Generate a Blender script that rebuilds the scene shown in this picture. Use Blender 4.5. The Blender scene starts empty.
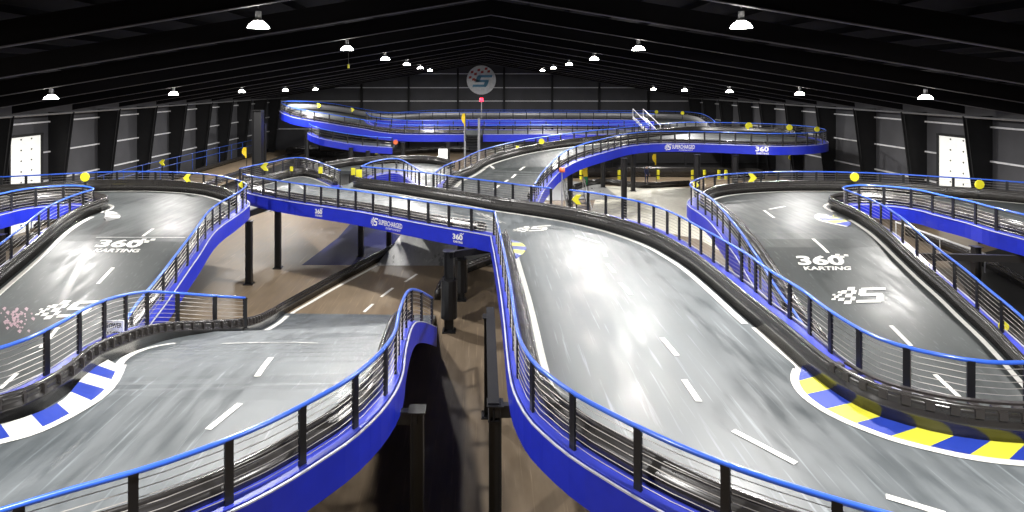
import bpy, bmesh, math, random
from mathutils import Vector, Matrix
from mathutils.geometry import delaunay_2d_cdt
from mathutils.bvhtree import BVHTree
random.seed(7)
sc = bpy.context.scene
C = sc.collection
# ------------------------------------------------------------------ camera, world, exposure
F, CX, CY, CH = 600.0, 482.0, 84.0, 10.0
cd = bpy.data.cameras.new('camera'); cam = bpy.data.objects.new('camera', cd); C.objects.link(cam)
cam.location = (0, 0, CH); cam.rotation_euler = (math.pi / 2, 0, 0)
cd.sensor_width = 36; cd.lens = 36 * F / 1024
cd.shift_x = (512 - CX) / 1024; cd.shift_y = -(256 - CY) / 1024
cd.clip_end = 300; sc.camera = cam
w = bpy.data.worlds.new('world'); sc.world = w; w.use_nodes = True
w.node_tree.nodes['Background'].inputs[0].default_value = (0.5, 0.6, 0.8, 1)
w.node_tree.nodes['Background'].inputs[1].default_value = 0.008
sc.view_settings.view_transform = 'Standard'; sc.view_settings.look = 'None'
sc.view_settings.gamma = 1; sc.view_settings.use_curve_mapping = False
sc.view_settings.exposure = 0.05
LAMP_W = 1500.0
WL, WR, FAR, BACK = -31.2, 32.0, 91.0, -14.0
RIDGE_X, RIDGE_Z, SLOPE = 0.4, 13.05, 0.165
WX = {-1: WL, 1: WR}
def rafter_z(x): return RIDGE_Z - SLOPE * abs(x - RIDGE_X)

# ------------------------------------------------------------------ materials
MATS = {}
def nmat(name):
    m = bpy.data.materials.new(name); m.use_nodes = True
    nt = m.node_tree; b = nt.nodes['Principled BSDF']; MATS[name] = m
    return m, nt, b
def N(nt, t, **kw):
    n = nt.nodes.new(t)
    for k, v in kw.items(): setattr(n, k, v)
    return n
def simple(name, col, rough=0.5, metal=0.0, spec=0.5, emit=None, es=0, var=0.12, scale=3.0, coat=0):
    m, nt, b = nmat(name)
    geo = N(nt, 'ShaderNodeNewGeometry'); nz = N(nt, 'ShaderNodeTexNoise')
    nz.inputs['Scale'].default_value = scale; nz.inputs['Detail'].default_value = 4
    nt.links.new(geo.outputs['Position'], nz.inputs['Vector'])
    r = N(nt, 'ShaderNodeValToRGB')
    r.color_ramp.elements[0].position = .3; r.color_ramp.elements[1].position = .75
    r.color_ramp.elements[0].color = tuple(c * (1 - var) for c in col) + (1,)
    r.color_ramp.elements[1].color = tuple(min(1, c * (1 + var)) for c in col) + (1,)
    nt.links.new(nz.outputs['Fac'], r.inputs['Fac']); nt.links.new(r.outputs['Color'], b.inputs['Base Color'])
    b.inputs['Roughness'].default_value = rough; b.inputs['Metallic'].default_value = metal
    b.inputs['Specular IOR Level'].default_value = spec
    b.inputs['Coat Weight'].default_value = coat; b.inputs['Coat Roughness'].default_value = .15
    if emit:
        b.inputs['Emission Color'].default_value = tuple(emit) + (1,); b.inputs['Emission Strength'].default_value = es
    return m
def surface(name, dark, light, r0, r1, scr=0.5, spec=0.5, coat=0.0, big=0.35, metal=0.0, streak=(1, .12, 1)):
    m, nt, b = nmat(name)
    L = nt.links.new
    geo = N(nt, 'ShaderNodeNewGeometry')
    nz = N(nt, 'ShaderNodeTexNoise'); nz.inputs['Scale'].default_value = big; nz.inputs['Detail'].default_value = 6; nz.inputs['Roughness'].default_value = .6
    L(geo.outputs['Position'], nz.inputs['Vector'])
    # drive-worn streaks: noise stretched along the driving direction, two directions of fine scratches
    def stretched(rot, sc_, scale, det):
        mp = N(nt, 'ShaderNodeMapping'); mp.inputs['Rotation'].default_value = (0, 0, rot); mp.inputs['Scale'].default_value = sc_
        L(geo.outputs['Position'], mp.inputs['Vector'])
        n = N(nt, 'ShaderNodeTexNoise'); n.inputs['Scale'].default_value = scale; n.inputs['Detail'].default_value = det
        L(mp.outputs['Vector'], n.inputs['Vector']); return n
    s1 = stretched(.75, (1, .04, 1), 11, 6); s2 = stretched(-.62, (1, .03, 1), 14, 4); s3 = stretched(.12, (1, .16, 1), 4, 8)
    r1_ = N(nt, 'ShaderNodeValToRGB'); r1_.color_ramp.elements[0].position = .60; r1_.color_ramp.elements[1].position = .72
    L(s1.outputs['Fac'], r1_.inputs['Fac'])
    r2_ = N(nt, 'ShaderNodeValToRGB'); r2_.color_ramp.elements[0].position = .66; r2_.color_ramp.elements[1].position = .74
    L(s2.outputs['Fac'], r2_.inputs['Fac'])
    ad = N(nt, 'ShaderNodeMath', operation='MAXIMUM'); L(r1_.outputs['Color'], ad.inputs[0]); L(r2_.outputs['Color'], ad.inputs[1])
    ms = N(nt, 'ShaderNodeMath', operation='MULTIPLY'); L(ad.outputs[0], ms.inputs[0]); ms.inputs[1].default_value = scr
    mix = N(nt, 'ShaderNodeMixRGB'); mix.inputs[1].default_value = dark + (1,); mix.inputs[2].default_value = light + (1,)
    rr = N(nt, 'ShaderNodeValToRGB'); rr.color_ramp.elements[0].position = .34; rr.color_ramp.elements[1].position = .68
    mm = N(nt, 'ShaderNodeMixRGB', blend_type='MIX'); mm.inputs[0].default_value = .5
    L(nz.outputs['Fac'], mm.inputs[1]); L(s3.outputs['Fac'], mm.inputs[2]); L(mm.outputs[0], rr.inputs['Fac'])
    L(rr.outputs['Color'], mix.inputs[0])
    mix2 = N(nt, 'ShaderNodeMixRGB'); mix2.inputs[2].default_value = tuple(min(1, c * 2.2) for c in light) + (1,)
    L(ms.outputs[0], mix2.inputs[0]); L(mix.outputs[0], mix2.inputs[1]); L(mix2.outputs[0], b.inputs['Base Color'])
    mr = N(nt, 'ShaderNodeMapRange'); mr.inputs['To Min'].default_value = r0; mr.inputs['To Max'].default_value = r1
    L(mm.outputs[0], mr.inputs['Value']); mr.inputs['From Min'].default_value = .36; mr.inputs['From Max'].default_value = .64
    L(mr.outputs[0], b.inputs['Roughness'])
    b.inputs['Specular IOR Level'].default_value = spec; b.inputs['Metallic'].default_value = metal
    b.inputs['Coat Weight'].default_value = coat; b.inputs['Coat Roughness'].default_value = .12
    bp = N(nt, 'ShaderNodeBump'); bp.inputs['Strength'].default_value = .12; bp.inputs['Distance'].default_value = .02
    L(mm.outputs[0], bp.inputs['Height']); L(bp.outputs[0], b.inputs['Normal'])
    return m
surface('track', (.026, .030, .030), (.056, .062, .063), .36, .60, .45, .32)
surface('worn_track', (.050, .059, .064), (.118, .132, .142), .30, .60, .5, .75, big=.45)
surface('floor_track', (.16, .16, .16), (.30, .30, .29), .25, .4, .3, .8)
surface('floor', (.125, .092, .060), (.215, .165, .112), .40, .55, .3, .3)
simple('blue_panel', (.010, .022, .42), .38, spec=.5, var=.08)
simple('blue_ledge', (.035, .05, .42), .4)
simple('blue_rail', (.035, .12, .62), .3, spec=.5, var=.05, coat=.5)
simple('black_steel', (.008, .008, .009), .4)
simple('cable', (.34, .32, .30), .4, metal=.4)
simple('barrier', (.024, .022, .021), .25, spec=.7, var=.15, scale=1.5)
simple('clip', (.028, .024, .023), .4)
simple('blue_dim', (.02, .06, .28), .4)
simple('white_paint', (.72, .71, .67), .5, var=.08, scale=6)
simple('worn_paint', (.42, .42, .41), .5, var=.35, scale=9)
simple('pink_paint', (.30, .20, .23), .5, var=.3, scale=9)
simple('trim_light', (.42, .43, .50), .4)
simple('kerb_white', (.62, .62, .58), .5); simple('kerb_grey', (.10, .10, .10), .5); simple('kerb_blue', (.015, .04, .32), .45); simple('kerb_yellow', (.62, .60, .05), .45)
simple('wall_panel', (.052, .052, .058), .7, var=.15, scale=.6)
simple('wall_dark', (.035, .035, .038), .75)
simple('roof', (.0045, .004, .0055), .9, spec=.2); simple('frame_steel', (.010, .010, .011), .6, spec=.3); simple('roof_steel', (.0045, .004, .005), .8, spec=.15)
simple('flange', (.08, .075, .08), .6, spec=.3)
simple('girt', (.66, .66, .68), .45)
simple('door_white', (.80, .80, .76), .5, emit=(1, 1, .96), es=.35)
simple('galv', (.30, .30, .31), .4, metal=.5)
simple('white_steel', (.7, .7, .7), .4)
simple('yellow', (.80, .74, .03), .45); simple('flag_yellow', (.85, .60, .02), .6); simple('flag_green', (.01, .22, .08), .6)
simple('red', (.65, .04, .02), .5); simple('orange', (.75, .16, .05), .5)
simple('beacon_red', (.7, .02, .03), .4, emit=(1, .02, .05), es=6)
simple('sign_white', (.78, .80, .80), .5); simple('sign_blue', (.10, .32, .50), .5); simple('sign_red', (.45, .06, .05), .5)
simple('screen', (.8, .8, .8), .4, emit=(1, 1, .97), es=.6)
simple('lamp_glass', (.9, .9, .9), .4, emit=(1, .96, .88), es=45)
simple('lamp_body', (.25, .25, .26), .4, metal=.4)
simple('blue_mat', (.009, .012, .085), .6, spec=.2); simple('shade_black', (.010, .009, .009), .6)
simple('pale_mat', (.50, .48, .40), .5)
simple('navy_cloth', (.012, .018, .06), .8); simple('skin', (.45, .28, .2), .6); simple('plywood', (.33, .22, .10), .6)
M = MATS

# ------------------------------------------------------------------ object helpers
ALL = []
def root(name, loc, label, cat, group=None):
    o = bpy.data.objects.new(name, None); C.objects.link(o); o.location = loc; o.empty_display_size = .3
    o['label'] = label; o['category'] = cat
    if group: o['group'] = group
    return o
def wloc(p):
    v = Vector((0, 0, 0))
    while p: v += p.location; p = p.parent
    return v
def mesh(name, verts, faces, mat, parent=None, smooth=False, label=None):
    off = wloc(parent) if parent else None
    if off is None:
        n = len(verts); cx = sum(v[0] for v in verts) / n; cy = sum(v[1] for v in verts) / n; cz = min(v[2] for v in verts)
        off = Vector((cx, cy, cz))
    me = bpy.data.meshes.new(name)
    me.from_pydata([(v[0] - off.x, v[1] - off.y, v[2] - off.z) for v in verts], [], faces)
    me.validate(); me.materials.append(M[mat])
    if smooth:
        for p in me.polygons: p.use_smooth = True
    o = bpy.data.objects.new(name, me); C.objects.link(o)
    if parent: o.parent = parent
    else: o.location = off
    if label: o['label'] = label
    return o
class G:
    """collects geometry for ONE mesh"""
    def __init__(s): s.v = []; s.f = []
    def add(s, vs, fs):
        k = len(s.v); s.v += [tuple(v) for v in vs]; s.f += [tuple(i + k for i in f) for f in fs]; return s
    def box(s, c, d, rz=0, bev=0):
        cx, cy, cz = c; x, y, z = d[0] / 2, d[1] / 2, d[2] / 2; ca, sa = math.cos(rz), math.sin(rz)
        vs = []
        for dz in (-z, z):
            for dx, dy in ((-x, -y), (x, -y), (x, y), (-x, y)):
                vs.append((cx + dx * ca - dy * sa, cy + dx * sa + dy * ca, cz + dz))
        return s.add(vs, [(0, 3, 2, 1), (4, 5, 6, 7), (0, 1, 5, 4), (1, 2, 6, 5), (2, 3, 7, 6), (3, 0, 4, 7)])
    def tube(s, pts, r, n=8, cap=True):
        pts = [Vector(p) for p in pts]; rings = []
        for i, p in enumerate(pts):
            t = (pts[min(i + 1, len(pts) - 1)] - pts[max(i - 1, 0)]); t = t.normalized() if t.length > 1e-9 else Vector((0, 1, 0))
            u = t.cross(Vector((0, 0, 1)))
            u = u.normalized() if u.length > 1e-3 else Vector((1, 0, 0))
            w_ = u.cross(t).normalized(); rr = r[i] if isinstance(r, (list, tuple)) else r
            rings.append([p + (u * math.cos(a) + w_ * math.sin(a)) * rr for a in [2 * math.pi * k / n for k in range(n)]])
        vs = [v for rg in rings for v in rg]; fs = []
        for i in range(len(rings) - 1):
            for k in range(n):
                a = i * n + k; b = i * n + (k + 1) % n; fs.append((a, b, b + n, a + n))
        if cap: fs += [tuple(range(n))[::-1], tuple(range((len(rings) - 1) * n, len(rings) * n))]
        return s.add(vs, fs)
    def bar(s, a, b, w_, h):
        """rectangular bar from a to b, width w_ (horizontal), height h"""
        a = Vector(a); b = Vector(b); t = (b - a).normalized(); u = t.cross(Vector((0, 0, 1)))
        u = u.normalized() if u.length > 1e-3 else Vector((1, 0, 0)); q = u.cross(t).normalized()
        vs = [p + u * sx * w_ / 2 + q * sy * h / 2 for p in (a, b) for sx, sy in ((-1, -1), (1, -1), (1, 1), (-1, 1))]
        return s.add(vs, [(0, 1, 2, 3), (7, 6, 5, 4), (0, 4, 5, 1), (1, 5, 6, 2), (2, 6, 7, 3), (3, 7, 4, 0)])
    def profile(s, path, prof, side, zf=None):
        """sweep a closed 2-D profile (offset outward*side, height) along a path"""
        nrm = normals(path); n = len(prof); vs = []
        for p, q in zip(path, nrm):
            for (o_, h_) in prof: vs.append((p.x + q.x * o_ * side, p.y + q.y * o_ * side, p.z + h_))
        fs = []
        for i in range(len(path) - 1):
            for k in range(n):
                a = i * n + k; b = i * n + (k + 1) % n; fs.append((a, a + n, b + n, b))
        fs += [tuple(range(n)), tuple(range((len(path) - 1) * n, len(path) * n))[::-1]]
        return s.add(vs, fs)
    def cone(s, c, r0, r1, h, n=14):
        vs = [(c[0] + r0 * math.cos(2 * math.pi * k / n), c[1] + r0 * math.sin(2 * math.pi * k / n), c[2]) for k in range(n)]
        vs += [(c[0] + r1 * math.cos(2 * math.pi * k / n), c[1] + r1 * math.sin(2 * math.pi * k / n), c[2] + h) for k in range(n)]
        return s.add(vs, [(k, (k + 1) % n, (k + 1) % n + n, k + n) for k in range(n)] + [tuple(range(n))[::-1], tuple(range(n, 2 * n))])
    def prism(s, pts, axis, a, b):
        """closed 2-D polygon extruded from a to b along an axis ('x','y','z')"""
        def q(p, t): return {'x': (t, p[0], p[1]), 'y': (p[0], t, p[1]), 'z': (p[0], p[1], t)}[axis]
        n = len(pts); vs = [q(p, a) for p in pts] + [q(p, b) for p in pts]
        return s.add(vs, [(k, (k + 1) % n, (k + 1) % n + n, k + n) for k in range(n)] + [tuple(range(n))[::-1], tuple(range(n, 2 * n))])
    def ob(s, name, mat, parent=None, smooth=False, label=None): return mesh(name, s.v, s.f, mat, parent, smooth, label)
def tag(o, label, cat, group=None):
    o['label'] = label; o['category'] = cat
    if group: o['group'] = group
    return o
TR = [0]
def struct(o): o['kind'] = 'structure'; return o
def trim_name(): TR[0] += 1; return 'trim_%d' % TR[0]

# ------------------------------------------------------------------ surveying: photo pixel + known height (or distance) -> point in the hall
def P(x, y, z):
    D = (CH - z) * F / (y - CY); return Vector(((x - CX) * D / F, D, z))
def PD(x, y, D):
    return Vector(((x - CX) * D / F, D, CH - (y - CY) * D / F))
CREST, GR = 24.0, 0.22
def zf(D):
    t = CREST - D
    if t <= -1: z = 3.8
    elif t < 1: z = 3.8 - GR * (t + 1) ** 2 / 4
    else: z = 3.8 - GR * t
    return max(z, .5)
def PS(x, y, dz):
    lo, hi = 2.0, 90.0
    for _ in range(50):
        m = (lo + hi) / 2
        if (y - CY) / F * m > CH - zf(m) - dz: hi = m
        else: lo = m
    return Vector(((x - CX) * lo / F, lo, zf(lo) + dz))
def down(path, dz): return [p + Vector((0, 0, dz)) for p in path]
def smooth_path(pts, step=0.35):
    pts = [Vector(p) for p in pts]
    pp = [pts[0] * 2 - pts[1]] + pts + [pts[-1] * 2 - pts[-2]]; dense = []
    for i in range(1, len(pp) - 2):
        p0, p1, p2, p3 = pp[i - 1:i + 3]
        def k(a, b): return max((b - a).length, 1e-4) ** .5
        t0 = 0; t1 = t0 + k(p0, p1); t2 = t1 + k(p1, p2); t3 = t2 + k(p2, p3)
        for j in range(12):
            t = t1 + (t2 - t1) * j / 12
            a1 = p0 * ((t1 - t) / (t1 - t0)) + p1 * ((t - t0) / (t1 - t0)); a2 = p1 * ((t2 - t) / (t2 - t1)) + p2 * ((t - t1) / (t2 - t1)); a3 = p2 * ((t3 - t) / (t3 - t2)) + p3 * ((t - t2) / (t3 - t2))
            b1 = a1 * ((t2 - t) / (t2 - t0)) + a2 * ((t - t0) / (t2 - t0)); b2 = a2 * ((t3 - t) / (t3 - t1)) + a3 * ((t - t1) / (t3 - t1))
            dense.append(b1 * ((t2 - t) / (t2 - t1)) + b2 * ((t - t1) / (t2 - t1)))
    dense.append(pts[-1].copy())
    for _ in range(6):   # relax the survey noise
        dense = [dense[0]] + [dense[i] * .5 + (dense[i - 1] + dense[i + 1]) * .25 for i in range(1, len(dense) - 1)] + [dense[-1]]
    L = [0]
    for a, b in zip(dense, dense[1:]): L.append(L[-1] + (b - a).length)
    n = max(2, int(L[-1] / step)); out = []; j = 0
    for i in range(n + 1):
        s = L[-1] * i / n
        while j < len(L) - 2 and L[j + 1] < s: j += 1
        t = (s - L[j]) / max(L[j + 1] - L[j], 1e-9); out.append(dense[j].lerp(dense[j + 1], min(t, 1)))
    return out
def normals(path):
    out = []
    for i in range(len(path)):
        t = path[min(i + 1, len(path) - 1)] - path[max(i - 1, 0)]; t.z = 0
        t = t.normalized() if t.length > 1e-9 else Vector((1, 0, 0)); out.append(Vector((-t.y, t.x, 0)))
    return out
def offset(path, d):
    return [p + n * d for p, n in zip(path, normals(path))]
def cut(path, s0, s1):
    n = len(path) - 1; return path[int(n * s0):int(n * s1) + 1]

# ------------------------------------------------------------------ builders for the track furniture
def deck_slab(name, boundary, mat, parent, th=.22, zfun=None, grid=None):
    b2 = [Vector((p.x, p.y)) for p in boundary]; zs = [p.z for p in boundary]
    vin = list(b2)
    if zfun:
        from mathutils.geometry import interpolate_bezier
        xs = [p.x for p in b2]; ys = [p.y for p in b2]
        def inside(x, y):
            c = False; j = len(b2) - 1
            for i in range(len(b2)):
                if (b2[i].y > y) != (b2[j].y > y) and x < (b2[j].x - b2[i].x) * (y - b2[i].y) / (b2[j].y - b2[i].y) + b2[i].x: c = not c
                j = i
            return c
        y = min(ys) + .3
        while y < max(ys):
            x = min(xs) + .5
            while x < max(xs):
                if inside(x, y) and min((q.x - x) ** 2 + (q.y - y) ** 2 for q in b2) > .16: vin.append(Vector((x, y))); zs.append(zfun(y))
                x += 1.5
            y += .8
    r = delaunay_2d_cdt(vin, [], [list(range(len(b2)))], 1, 1e-5)
    V, Fc, ov = r[0], r[2], r[3]; vs = []
    for i, v in enumerate(V):
        if ov[i]: z = zs[ov[i][0]]
        else: z = zs[min(range(len(vin)), key=lambda k: (vin[k] - v).length_squared)]
        vs.append(Vector((v.x, v.y, z)))
    n = len(vs); top = []
    for f in Fc:
        a, b, c = [vs[i] for i in f[:3]]
        top.append(tuple(f) if (b - a).cross(c - a).z > 0 else tuple(f[::-1]))
    cnt = {}
    for f in top:
        for i in range(len(f)): cnt[(f[i], f[(i + 1) % len(f)])] = 1
    sides = [(b, a, a + n, b + n) for (a, b) in cnt if (b, a) not in cnt]
    allv = vs + [v - Vector((0, 0, th)) for v in vs]
    faces = top + [tuple(i + n for i in f[::-1]) for f in top] + [s[::1] for s in sides]
    o = mesh(name, allv, faces, mat, parent)
    bvh = BVHTree.FromPolygons(vs, top)
    return o, bvh
def on_deck(bvh, x, y, dflt=3.8):
    h = bvh.ray_cast(Vector((x, y, 30)), Vector((0, 0, -1)))
    if h[0] is None:
        h = bvh.find_nearest(Vector((x, y, dflt)))
    return h[0].z if h[0] is not None else dflt
def look(bvh, px, py):
    """where the sight line through a photo pixel meets a deck"""
    d = Vector(((px - CX) / F, 1, -(py - CY) / F)); h = bvh.ray_cast(Vector((0, 0, CH)), d.normalized())
    return h[0] if h[0] is not None else P(px, py, 3.8)

def post_mesh():
    g = G()
    g.box((0, 0, .5), (.125, .055, 1.0)); g.box((0, 0, .012), (.16, .15, .024)); g.box((0, 0, .975), (.12, .085, .04))
    for z in (.2, .45, .7): g.box((0, 0, z), (.108, .03, .02))
    return g
def railing(label, path, side, spacing=1.15, lean=False, cables=7, r=.042, end=True):
    """path = line of the top rail; side = where outside is (+1 left)"""
    base = path[0] - Vector((0, 0, 1)); R = root('railing', base, label, 'railing')
    G().tube(path, r, 8).ob('top_rail', 'blue_rail', R, True)
    for k in range(cables):
        h = -(k + 1) / (cables + 1) * .98
        G().tube(path_thin(down(path, h)), .0075, 4, False).ob('cable', 'cable', R)
    L = sum((b - a).length for a, b in zip(path, path[1:])); n = max(2, round(L / spacing)); cum = [0]
    for a, b in zip(path, path[1:]): cum.append(cum[-1] + (b - a).length)
    first = None; nr = normals(path)
    for i in range(n + 1):
        s = L * i / n; j = max(0, min(len(path) - 2, next((q - 1 for q in range(1, len(cum)) if cum[q] >= s - 1e-6), len(path) - 2)))
        t = (s - cum[j]) / max(1e-9, cum[j + 1] - cum[j]); p = path[j].lerp(path[j + 1], t); q = nr[j]
        if first is None:
            g = post_mesh(); me = bpy.data.meshes.new('post'); me.from_pydata(g.v, [], g.f); me.materials.append(M['black_steel'])
            o = bpy.data.objects.new('post', me); first = o
        else: o = first.copy()
        C.objects.link(o); o.parent = R; o.location = p - Vector((0, 0, 1.0)) - base
        o.rotation_euler = (0, 0, math.atan2(-q.x, q.y) + math.pi / 2 * 0)
    return R
def path_thin(path):
    return path[::2] + ([path[-1]] if (len(path) - 1) % 2 else [])
def barrier(label, path, side, h=.52, th=.26, clips=False, bvh=None, mat='barrier'):
    """path = foot of the track-facing side; body lies outward"""
    base = path[0]; R = root('crash_barrier', base.copy(), label, 'crash barrier')
    prof = [(0, 0), (.02, h * .42), (-.025, h * .5), (-.03, h * .62), (.01, h * .7)]
    for a in range(0, 7):
        an = math.radians(200 - a * 32); prof.append((.085 + .085 * math.cos(an), h - .085 + .085 * math.sin(an)))
    prof += [(th, h * .72), (th, 0)]
    prof = prof[::-1] if side < 0 else prof
    G().profile(path, [(o_, z_) for o_, z_ in prof], side).ob('body', mat, R, True)
    G().tube([p + q * side * .07 + Vector((0, 0, h + .0)) for p, q in zip(path, normals(path))], .055, 8).ob('top_tube', mat, R, True)
    if clips:
        first = None; nr = normals(path); st = max(1, round(.35 / max(.01, (path[1] - path[0]).length)))
        idx = range(1, len(path) - 1, st)
        idx = [i for i in idx if path[i].y < 24][:98]
        for i in idx:
            if first is None:
                g = G().box((0, .07, h - .05), (.05, .22, .13)).box((0, -.035, h - .10), (.04, .03, .16))
                me = bpy.data.meshes.new('clip'); me.from_pydata(g.v, [], g.f); me.materials.append(M['clip']); first = o = bpy.data.objects.new('clip', me)
            else: o = first.copy()
            C.objects.link(o); o.parent = R; o.location = path[i] - base; q = nr[i] * side; o.rotation_euler = (0, 0, math.atan2(-q.x, q.y))
    return R
def skirt(parent, path, side, h=.65, out=.12, ledge=.34):
    """blue fascia board, light cap strip and blue ledge on a deck edge; path = line of the rail at deck level"""
    G().profile(path, orient([(out, .03), (out + .05, .03), (out + .05, .03 - h), (out, .03 - h)], side), side).ob('fascia_board', 'blue_panel', parent)
    G().profile(path, orient([(out + .022, .050), (out + .058, .050), (out + .058, .022), (out + .022, .022)], side), side).ob('edge_cap', 'trim_light', parent)
    G().profile(path, orient([(-ledge, .012), (-ledge, .05), (out - .02, .05), (out - .02, .012)], side), side).ob('ledge', 'blue_ledge', parent)
def orient(p, side): return p if side > 0 else p[::-1]
def stripe(parent, path, d0, d1, bvh, name='edge_line', mat='white_paint', lift=.014):
    a = offset(path, d0); b = offset(path, d1); vs = []
    for p, q in zip(a, b):
        vs += [(p.x, p.y, max(on_deck(bvh, p.x, p.y, p.z), p.z - .3) + lift), (q.x, q.y, max(on_deck(bvh, q.x, q.y, q.z), q.z - .3) + lift)]
    fs = [(2 * i, 2 * i + 1, 2 * i + 3, 2 * i + 2) for i in range(len(path) - 1)]
    if d1 < d0: fs = [f[::-1] for f in fs]
    return mesh(name, vs, [f[::-1] for f in fs], mat, parent)
def dash(parent, bvh, x0, y0, x1, y1, w_=.13, mat='white_paint', name='lane_dash', n=4):
    a = look(bvh, x0, y0); b = look(bvh, x1, y1); t = (b - a); t.z = 0; t.normalize(); q = Vector((-t.y, t.x, 0)) * w_ / 2; vs = []
    for i in range(n + 1):
        p = a.lerp(b, i / n)
        for s in (q, -q): vs.append((p.x + s.x, p.y + s.y, on_deck(bvh, p.x + s.x, p.y + s.y) + .014))
    return mesh(name, vs, [(2 * i, 2 * i + 2, 2 * i + 3, 2 * i + 1) for i in range(n)], mat, parent)
def column(label, x, y, top, w_=.24, base=0.0, bracket=None, group=None):
    R = root('steel_column', (x, y, base), label, 'column', group)
    g = G().box((x, y, (top + base) / 2), (w_, .03, top - base - .04))
    for s in (-1, 1): g.box((x + s * w_ / 2, y, (top + base) / 2), (.03, w_, top - base - .04))
    g.ob('shaft', 'black_steel', R)
    b = G().box((x, y, base + .015), (w_ + .2, w_ + .2, .03))
    for sx in (-1, 1):
        for sy in (-1, 1): b.cone((x + sx * (w_ / 2 + .05), y + sy * (w_ / 2 + .05), base + .03), .018, .018, .04, 6)
    b.ob('base_plate', 'black_steel', R)
    G().box((x, y, top - .01), (w_ + .12, w_ + .12, .025)).ob('cap_plate', 'black_steel', R)
    if bracket:
        dx, dy = bracket
        G().bar((x, y, top - .16), (x + dx, y + dy, top - .16), .16, .26).ob('bracket', 'black_steel', R)
    return R
def glyphs(text, bold=.02):
    cu = bpy.data.curves.new('lettering', 'FONT'); cu.body = text; cu.offset = bold; cu.resolution_u = 3; cu.align_x = 'LEFT'
    o = bpy.data.objects.new('lettering', cu); C.objects.link(o); bpy.context.view_layer.update()
    me = bpy.data.meshes.new_from_object(o.evaluated_get(bpy.context.evaluated_depsgraph_get()))
    vs = [v.co.copy() for v in me.vertices]; fs = [tuple(p.vertices) for p in me.polygons]
    bpy.data.objects.remove(o); bpy.data.curves.remove(cu); bpy.data.meshes.remove(me)
    x0 = min(v.x for v in vs); x1 = max(v.x for v in vs); y0 = min(v.y for v in vs); y1 = max(v.y for v in vs)
    return [((v.x - x0) / (x1 - x0), (v.y - y0) / (y1 - y0)) for v in vs], fs
def checker_s(kind):
    """unit-square drawing of the marks: list of quads"""
    vs = []; fs = []
    def rect(x0, y0, x1, y1, sk=.18):
        k = len(vs); vs.extend([(x0 + sk * y0, y0), (x1 + sk * y0, y0), (x1 + sk * y1, y1), (x0 + sk * y1, y1)]); fs.append((k, k + 1, k + 2, k + 3))
    if kind == 'flag':
        rect(.50, .80, .96, .94); rect(.47, .52, .60, .86); rect(.50, .46, .90, .60); rect(.80, .14, .93, .50); rect(.46, .08, .88, .22)       # chequered flag trailing an S
        for (a, b, c, d) in ((.14, .62, .24, .80), (.24, .80, .38, 1.0), (.24, .40, .36, .60), (.33, .60, .42, .80), (.35, .22, .43, .42),
                             (.26, .02, .38, .2), (.05, .38, .13, .5), (.08, .66, .13, .75), (.0, .52, .05, .6), (.02, .26, .09, .34), (.14, .2, .24, .36), (.1, .5, .17, .6)):
            rect(a, b, c, d)
    elif kind == 'ticks':    # chequered flick above the nought
        for (a, b, c, d) in ((0, 0, .25, .5), (.25, .5, .5, 1), (.5, 0, .75, .5), (.75, .5, 1, 1)): rect(a, b, c, d, 0)
    return vs, fs
def deck_art(parent, bvh, drawing, quad, mat, name='painted_logo'):
    """drawing laid flat on the deck; quad = pixels of its bottom-left, bottom-right, top-right, top-left"""
    c = [look(bvh, *q) for q in quad]; vs = []
    for u, v in drawing[0]:
        p = c[0] * (1 - u) * (1 - v) + c[1] * u * (1 - v) + c[2] * u * v + c[3] * (1 - u) * v
        vs.append((p.x, p.y, on_deck(bvh, p.x, p.y) + .016))
    return mesh(name, vs, drawing[1], mat, parent)
def fascia_art(parent, path, side, s0, s1, z0, z1, drawing, mat='white_paint', out=.178, name='lettering'):
    cum = [0]; nr = normals(path)
    for a, b in zip(path, path[1:]): cum.append(cum[-1] + (b - a).length)
    vs = []
    for u, v in drawing[0]:
        s = s0 + (s1 - s0) * u; j = max(0, min(len(path) - 2, next((q - 1 for q in range(1, len(cum)) if cum[q] >= s), len(path) - 2)))
        t = (s - cum[j]) / (cum[j + 1] - cum[j]); p = path[j].lerp(path[j + 1], t) + nr[j] * side * out
        vs.append((p.x, p.y, p.z + z0 + (z1 - z0) * v))
    return mesh(name, vs, drawing[1], mat, parent)
def at_x(path, px):
    """distance along a path where it passes photo column px"""
    best = None; s = 0; out = 0
    for a, b in zip(path, path[1:]):
        s += (b - a).length; x = CX + F * b.x / b.y
        if best is None or abs(x - px) < best: best = abs(x - px); out = s
    return out

# ------------------------------------------------------------------ the hall
fl = G().box((.4, (FAR + BACK) / 2, -.1), (WR - WL + 2, FAR - BACK + 2, .2)).ob('floor', 'floor'); struct(fl)
eave = rafter_z(WR) + .9
for nm, x0, x1 in (('wall_left', WL - .3, WL), ('wall_right', WR, WR + .3)):
    struct(G().prism([(x0, 0), (x1, 0), (x1, eave), (x0, eave)], 'y', BACK, FAR).ob(nm, 'wall_panel'))
gable = [(WL, 0), (WR, 0), (WR, eave - .05), (RIDGE_X, RIDGE_Z + .85), (WL, eave - .05)]
struct(G().prism(gable, 'y', FAR, FAR + .3).ob('wall_back', 'wall_panel'))
struct(G().prism(gable, 'y', BACK - .3, BACK).ob('wall_front', 'wall_dark'))
rz_ = lambda x: rafter_z(x) + .9
struct(G().prism([(WL - .3, rz_(WL)), (RIDGE_X, RIDGE_Z + .9), (WR + .3, rz_(WR)), (WR + .3, rz_(WR) + .2), (RIDGE_X, RIDGE_Z + 1.1), (WL - .3, rz_(WL) + .2)], 'y', BACK, FAR).ob('ceiling', 'roof'))
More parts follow.
